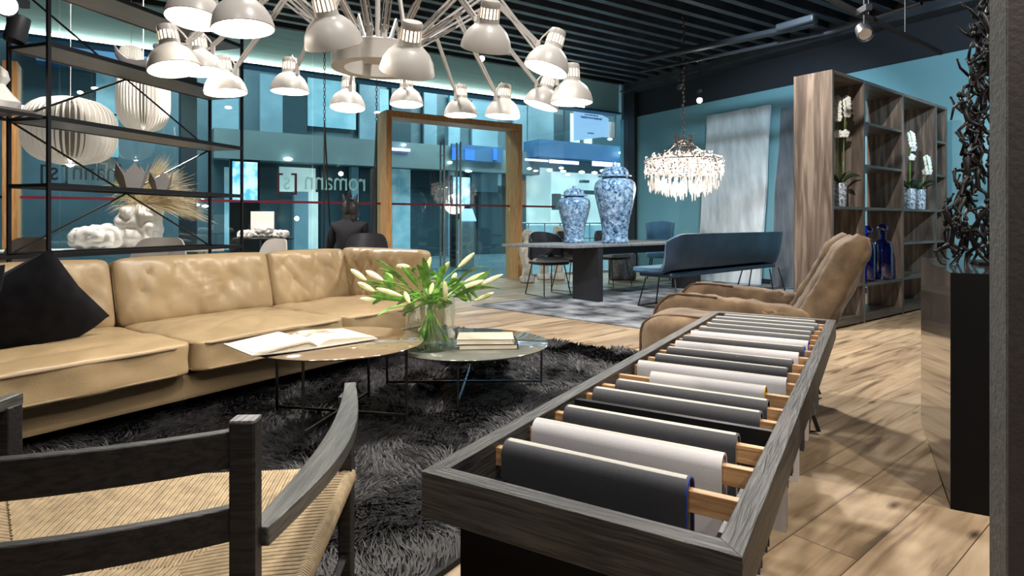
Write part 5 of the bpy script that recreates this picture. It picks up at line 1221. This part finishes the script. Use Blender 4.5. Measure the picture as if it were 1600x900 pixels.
# pendant lamps of pleated white louvres
def pendant(px, py, w_, h_, Y, label):
    c = dp(px, py, Y); ww, hh = w_/F*Y/2, h_/F*Y/2
    g = thing('louvred_pendant', label, 'pendant lamp', tuple(c)); n = 46
    def rad(t_): return ww*(max(0, 1-abs(t_)**3.0))**.42
    for i in range(n):
        a = 2*pi*i/n; mb = MB(); vs = []; K = 18
        for k in range(K+1):
            t_ = -1+2*k/K; r1 = rad(t_*.985)+.01; r0 = max(.02, r1-.075); z = t_*hh
            ex = V((-sin(a), cos(a), 0))*.0035
            for r_, e_ in ((r0, -1), (r1, -1), (r1, 1), (r0, 1)): vs.append(V((cos(a)*r_, sin(a)*r_, z))+ex*e_)
        fs = [(k*4+j, k*4+(j+1) % 4, (k+1)*4+(j+1) % 4, (k+1)*4+j) for k in range(K) for j in range(4)]+[(3,2,1,0), (K*4, K*4+1, K*4+2, K*4+3)]
        mb.add(vs, fs); mb.build('louvre', M['shade'], g)
    mb = MB(); mb.lathe([(1e-4, -hh*.9)]+[(max(1e-4, rad(t_)-.07)*.9, t_*hh*.9) for t_ in [-.9+.1*k for k in range(19)]]+[(1e-4, hh*.9)], 30); mb.build('gap_core', M['louvregap'], g)
    mb = MB(); mb.ball((0, 0, -hh*.96), .035, 8); mb.build('bulb', M['bulb'], g)
    mb = MB(); mb.tube([(0, 0, hh*.9), (0, 0, HC+.2-c.z)], .004, 6); mb.build('cord', M['whitetop'], g)
M['louvregap'] = mat('gap_core', (.22, .21, .19), .6)  # grey core puts the shade between louvres into its colour
pendant(110, 205, 122, 104, 5.6, 'large white louvred pendant lamp hanging behind the rack on the left')
pendant(224, 154, 72, 104, 6.6, 'taller narrower white louvred pendant lamp right of the large one')
pendant(205, 85, 30, 26, 7.4, 'small white pendant lamp high behind the horned ornament')
# grey shell chairs
def shellchair(px, ytop, Y, rz, label, w_=.62, m='greyshell', zt=None):
    zt = zt or EYE-(ytop-HOR)/F*Y; p = dp(px, 400, Y); p.z = 0; g = thing('shell_chair', label, 'chair', tuple(p), rz)
    def sh(u, v):
        s_ = 2*u-1
        if v < .5: q = v/.5; z = zt-(zt-.46)*q-.10*abs(s_)**6*(1-q); y = .26-.10*q+.02; x = s_*(w_/2)*(.72+.28*q)
        else: q = (v-.5)/.5; z = .46-.05*sin(q*pi*.6)+.10*abs(s_)**2.5*(1-q*.6); y = .18-.46*q; x = s_*(w_/2)*(1-.2*q**3)
        return (x, y-.10*abs(s_)**2*(1 if v < .7 else .3), z)
    mb = MB(); mb.shell(sh, 22, 20, .014); mb.build('seat_shell', M[m], g, ang=60)
    for sx in (-1, 1):
        for sy in (-1, 1): mb = MB(); mb.tube([(sx*.12, sy*.1, .43), (sx*.22, sy*.2, 0)], [.016, .011], 8); mb.build('leg', M['oak'] if m == 'greyshell' else M['blackmetal'], g)
    return g
shellchair(233, 372, 5.55, .05, 'grey shell chair in front of the white table below the ruffled vase', .66)
shellchair(22, 372, 5.3, .15, 'grey-white shell chair at the left picture edge behind the rack', .5)
shellchair(410, 374, 6.4, -.3, 'grey shell chair right of the rack in front of the dish of white shells', .46)
shellchair(567, 365, 6.35, 0, 'black chair with rounded back just behind the corner of the tan sofa', .60, 'chairblack')
# side console with white coral shells
p = dp(412, 372, 7.0); zt = .855; g = thing('round_side_table', 'round dark-footed side table carrying white shells behind the sofa', 'table', (p.x, p.y, 0))
mb = MB(); mb.lathe([(1e-4, zt-.02), (.33, zt-.02), (.33, zt), (1e-4, zt)], 36); mb.build('tabletop', M['blackmetal'], g)
mb = MB(); mb.lathe([(.2, 0), (.2, .02), (.03, .05), (.03, zt-.02)], 20); mb.build('pedestal', M['blackmetal'], g)
random.seed(4)
for i in range(11):
    a = 2*pi*i/11; r_ = .20 if i < 8 else .06; q = V((p.x+cos(a)*r_*1.1, p.y+sin(a)*r_, zt)); up_ = 0 if i < 8 else .05
    lumpy('shell_ornament', 'knobbly white shell in the heap on the round side table', 'ornament', (q.x, q.y, q.z+up_), (.12, .12, .085), i*3, .012, 22, 10).__setitem__('group', 'white shells on the round side table')
mb = MB(); mb.box((p.x-.12, p.y+.26, zt+.16), (.28, .02, .30), None); tagged(mb.build('card_display', M['whiteobj'], bevel=.004), 'white upright card standing behind the white shells', 'card')
# ================================================================== FIGURE ON THE SWING SEAT
PY = 7.15; pc = dp(546, 400, PY)
g = thing('person', 'seated person seen from behind in a black suit jacket and a dark horse-head mask', 'person', (pc.x, pc.y, 0))
def skin(J, E, rad, root, name, m, par, lv_=2):
    names = list(J); ix = {n: i for i, n in enumerate(names)}
    me = bpy.data.meshes.new(name); me.from_pydata([V(J[n]) for n in names], [(ix[a], ix[b_]) for a, b_ in E], []); me.materials.append(m)
    o = bpy.data.objects.new(name, me); COL.objects.link(o); md = o.modifiers.new('skin', 'SKIN'); md.use_smooth_shade = True
    for i, n in enumerate(names): sv = me.skin_vertices[0].data[i]; r_ = rad[n]; sv.radius = r_ if isinstance(r_, tuple) else (r_, r_); sv.use_root = (n == root)
    sb = o.modifiers.new('sub', 'SUBSURF'); sb.levels = sb.render_levels = lv_
    me2 = bpy.data.meshes.new_from_object(o.evaluated_get(bpy.context.evaluated_depsgraph_get())); bpy.data.objects.remove(o)
    o = bpy.data.objects.new(name, me2); COL.objects.link(o); o.parent = par; FR[o] = FR[par]
    for p_ in me2.polygons: p_.use_smooth = True
    return o
J = dict(pel=(0, 0, .56), bel=(0, -.01, .72), che=(0, 0, .90), top=(0, .01, 1.00), nek=(0, .02, 1.06), hed=(0, .03, 1.16), ls=(-.17, .01, .985), le=(-.25, .03, .72), lw=(-.17, .22, .60), rs=(.17, .01, .985), re=(.25, .03, .72), rw=(.17, .22, .60),
         lh=(-.10, .02, .54), lk=(-.13, .42, .53), la=(-.13, .44, .10), lf=(-.13, .56, .05), rh=(.10, .02, .54), rk=(.13, .42, .53), ra=(.13, .44, .10), rf=(.13, .56, .05))
rad = dict(pel=.15, bel=.145, che=.165, top=.12, nek=.065, hed=.085, ls=.075, rs=.075, le=.052, re=.052, lw=.035, rw=.035, lh=.09, rh=.09, lk=.062, rk=.062, la=.042, ra=.042, lf=.04, rf=.04)
E = [('pel', 'bel'), ('bel', 'che'), ('che', 'top'), ('top', 'nek'), ('nek', 'hed'), ('top', 'ls'), ('ls', 'le'), ('le', 'lw'), ('top', 'rs'), ('rs', 're'), ('re', 'rw'), ('pel', 'lh'), ('lh', 'lk'), ('lk', 'la'), ('la', 'lf'), ('pel', 'rh'), ('rh', 'rk'), ('rk', 'ra'), ('ra', 'rf')]
skin(J, E, rad, 'pel', 'body', M['jacket'], g)
for sx in (-1, 1):                                           # hands resting on the thighs
    for k in range(5):
        bx = sx*.17+(k-2)*.017*1.0; L = (.05, .07, .075, .07, .055)[k]
        mb = MB(); mb.tube([(sx*.17+(k-2)*.010, .22, .615), (bx, .27, .61), (bx, .27+L*.6, .605), (bx, .27+L, .585)], [.012, .010, .008, .006], 6); mb.build('finger', M['handskin'] if 'handskin' in M else M.setdefault('handskin', mat('skin', (.45, .28, .2), .6)), g)
mb = MB()
mb.rbox((0, .05, 1.19), (.19, .24, .24), 2.4, 14, None, wr(.008, 12, 3)); mb.rbox((0, .20, 1.14), (.12, .24, .13), 2.6, 12, Matrix.Rotation(0, 4, 'X')); mb.tube([(0, .02, 1.02), (0, .03, 1.15)], [.085, .09], 14)
mk = mb.build('horse_mask', M['mask'], g)
for sx in (-1, 1): mb = MB(); mb.tube([(sx*.055, .03, 1.28), (sx*.070, .03, 1.33), (sx*.088, .03, 1.375)], [.028, .022, .003], 8); mb.build('ear', M['mask'], mk)
mb = MB()
for k in range(14): t_ = k/13; a = -.35+t_*2.2; c = V((0, .04-.13*sin(a)*1.0 if a > 0 else .04, 1.20+.125*cos(a)*1.1)); mb.tube([c, c+V((0, -.025*sin(a)-.01, .06*cos(a)+.02))], [.022, .004], 6)
mb.build('mane', M['mask'], mk)
g = thing('swing_seat', 'hanging swing seat with black cords carrying the seated person', 'swing', (pc.x, pc.y, 0))
mb = MB(); mb.box((0, .05, .415), (.56, .40, .03)); mb.build('seat_board', M['blackmetal'], g, bevel=.005)
for sx in (-1, 1):
    x0 = sx*.31
    for yy in (-.12, .22): mb = MB(); mb.tube([(sx*.27, yy, .42), (x0, .05, 2.22)], .009, 6); mb.build('cord', M['blackmetal'], g)
    mb = MB(); z = 2.22
    k = 0
    while z < HC: mb.tube([(x0+(.012*cos(2*pi*j/8) if k % 2 else 0), .05+(0 if k % 2 else .012*cos(2*pi*j/8)), z+.028*sin(2*pi*j/8)) for j in range(8)], .004, 5, closed=True); z += .044; k += 1
    mb.build('chain', M['blackmetal'], g)
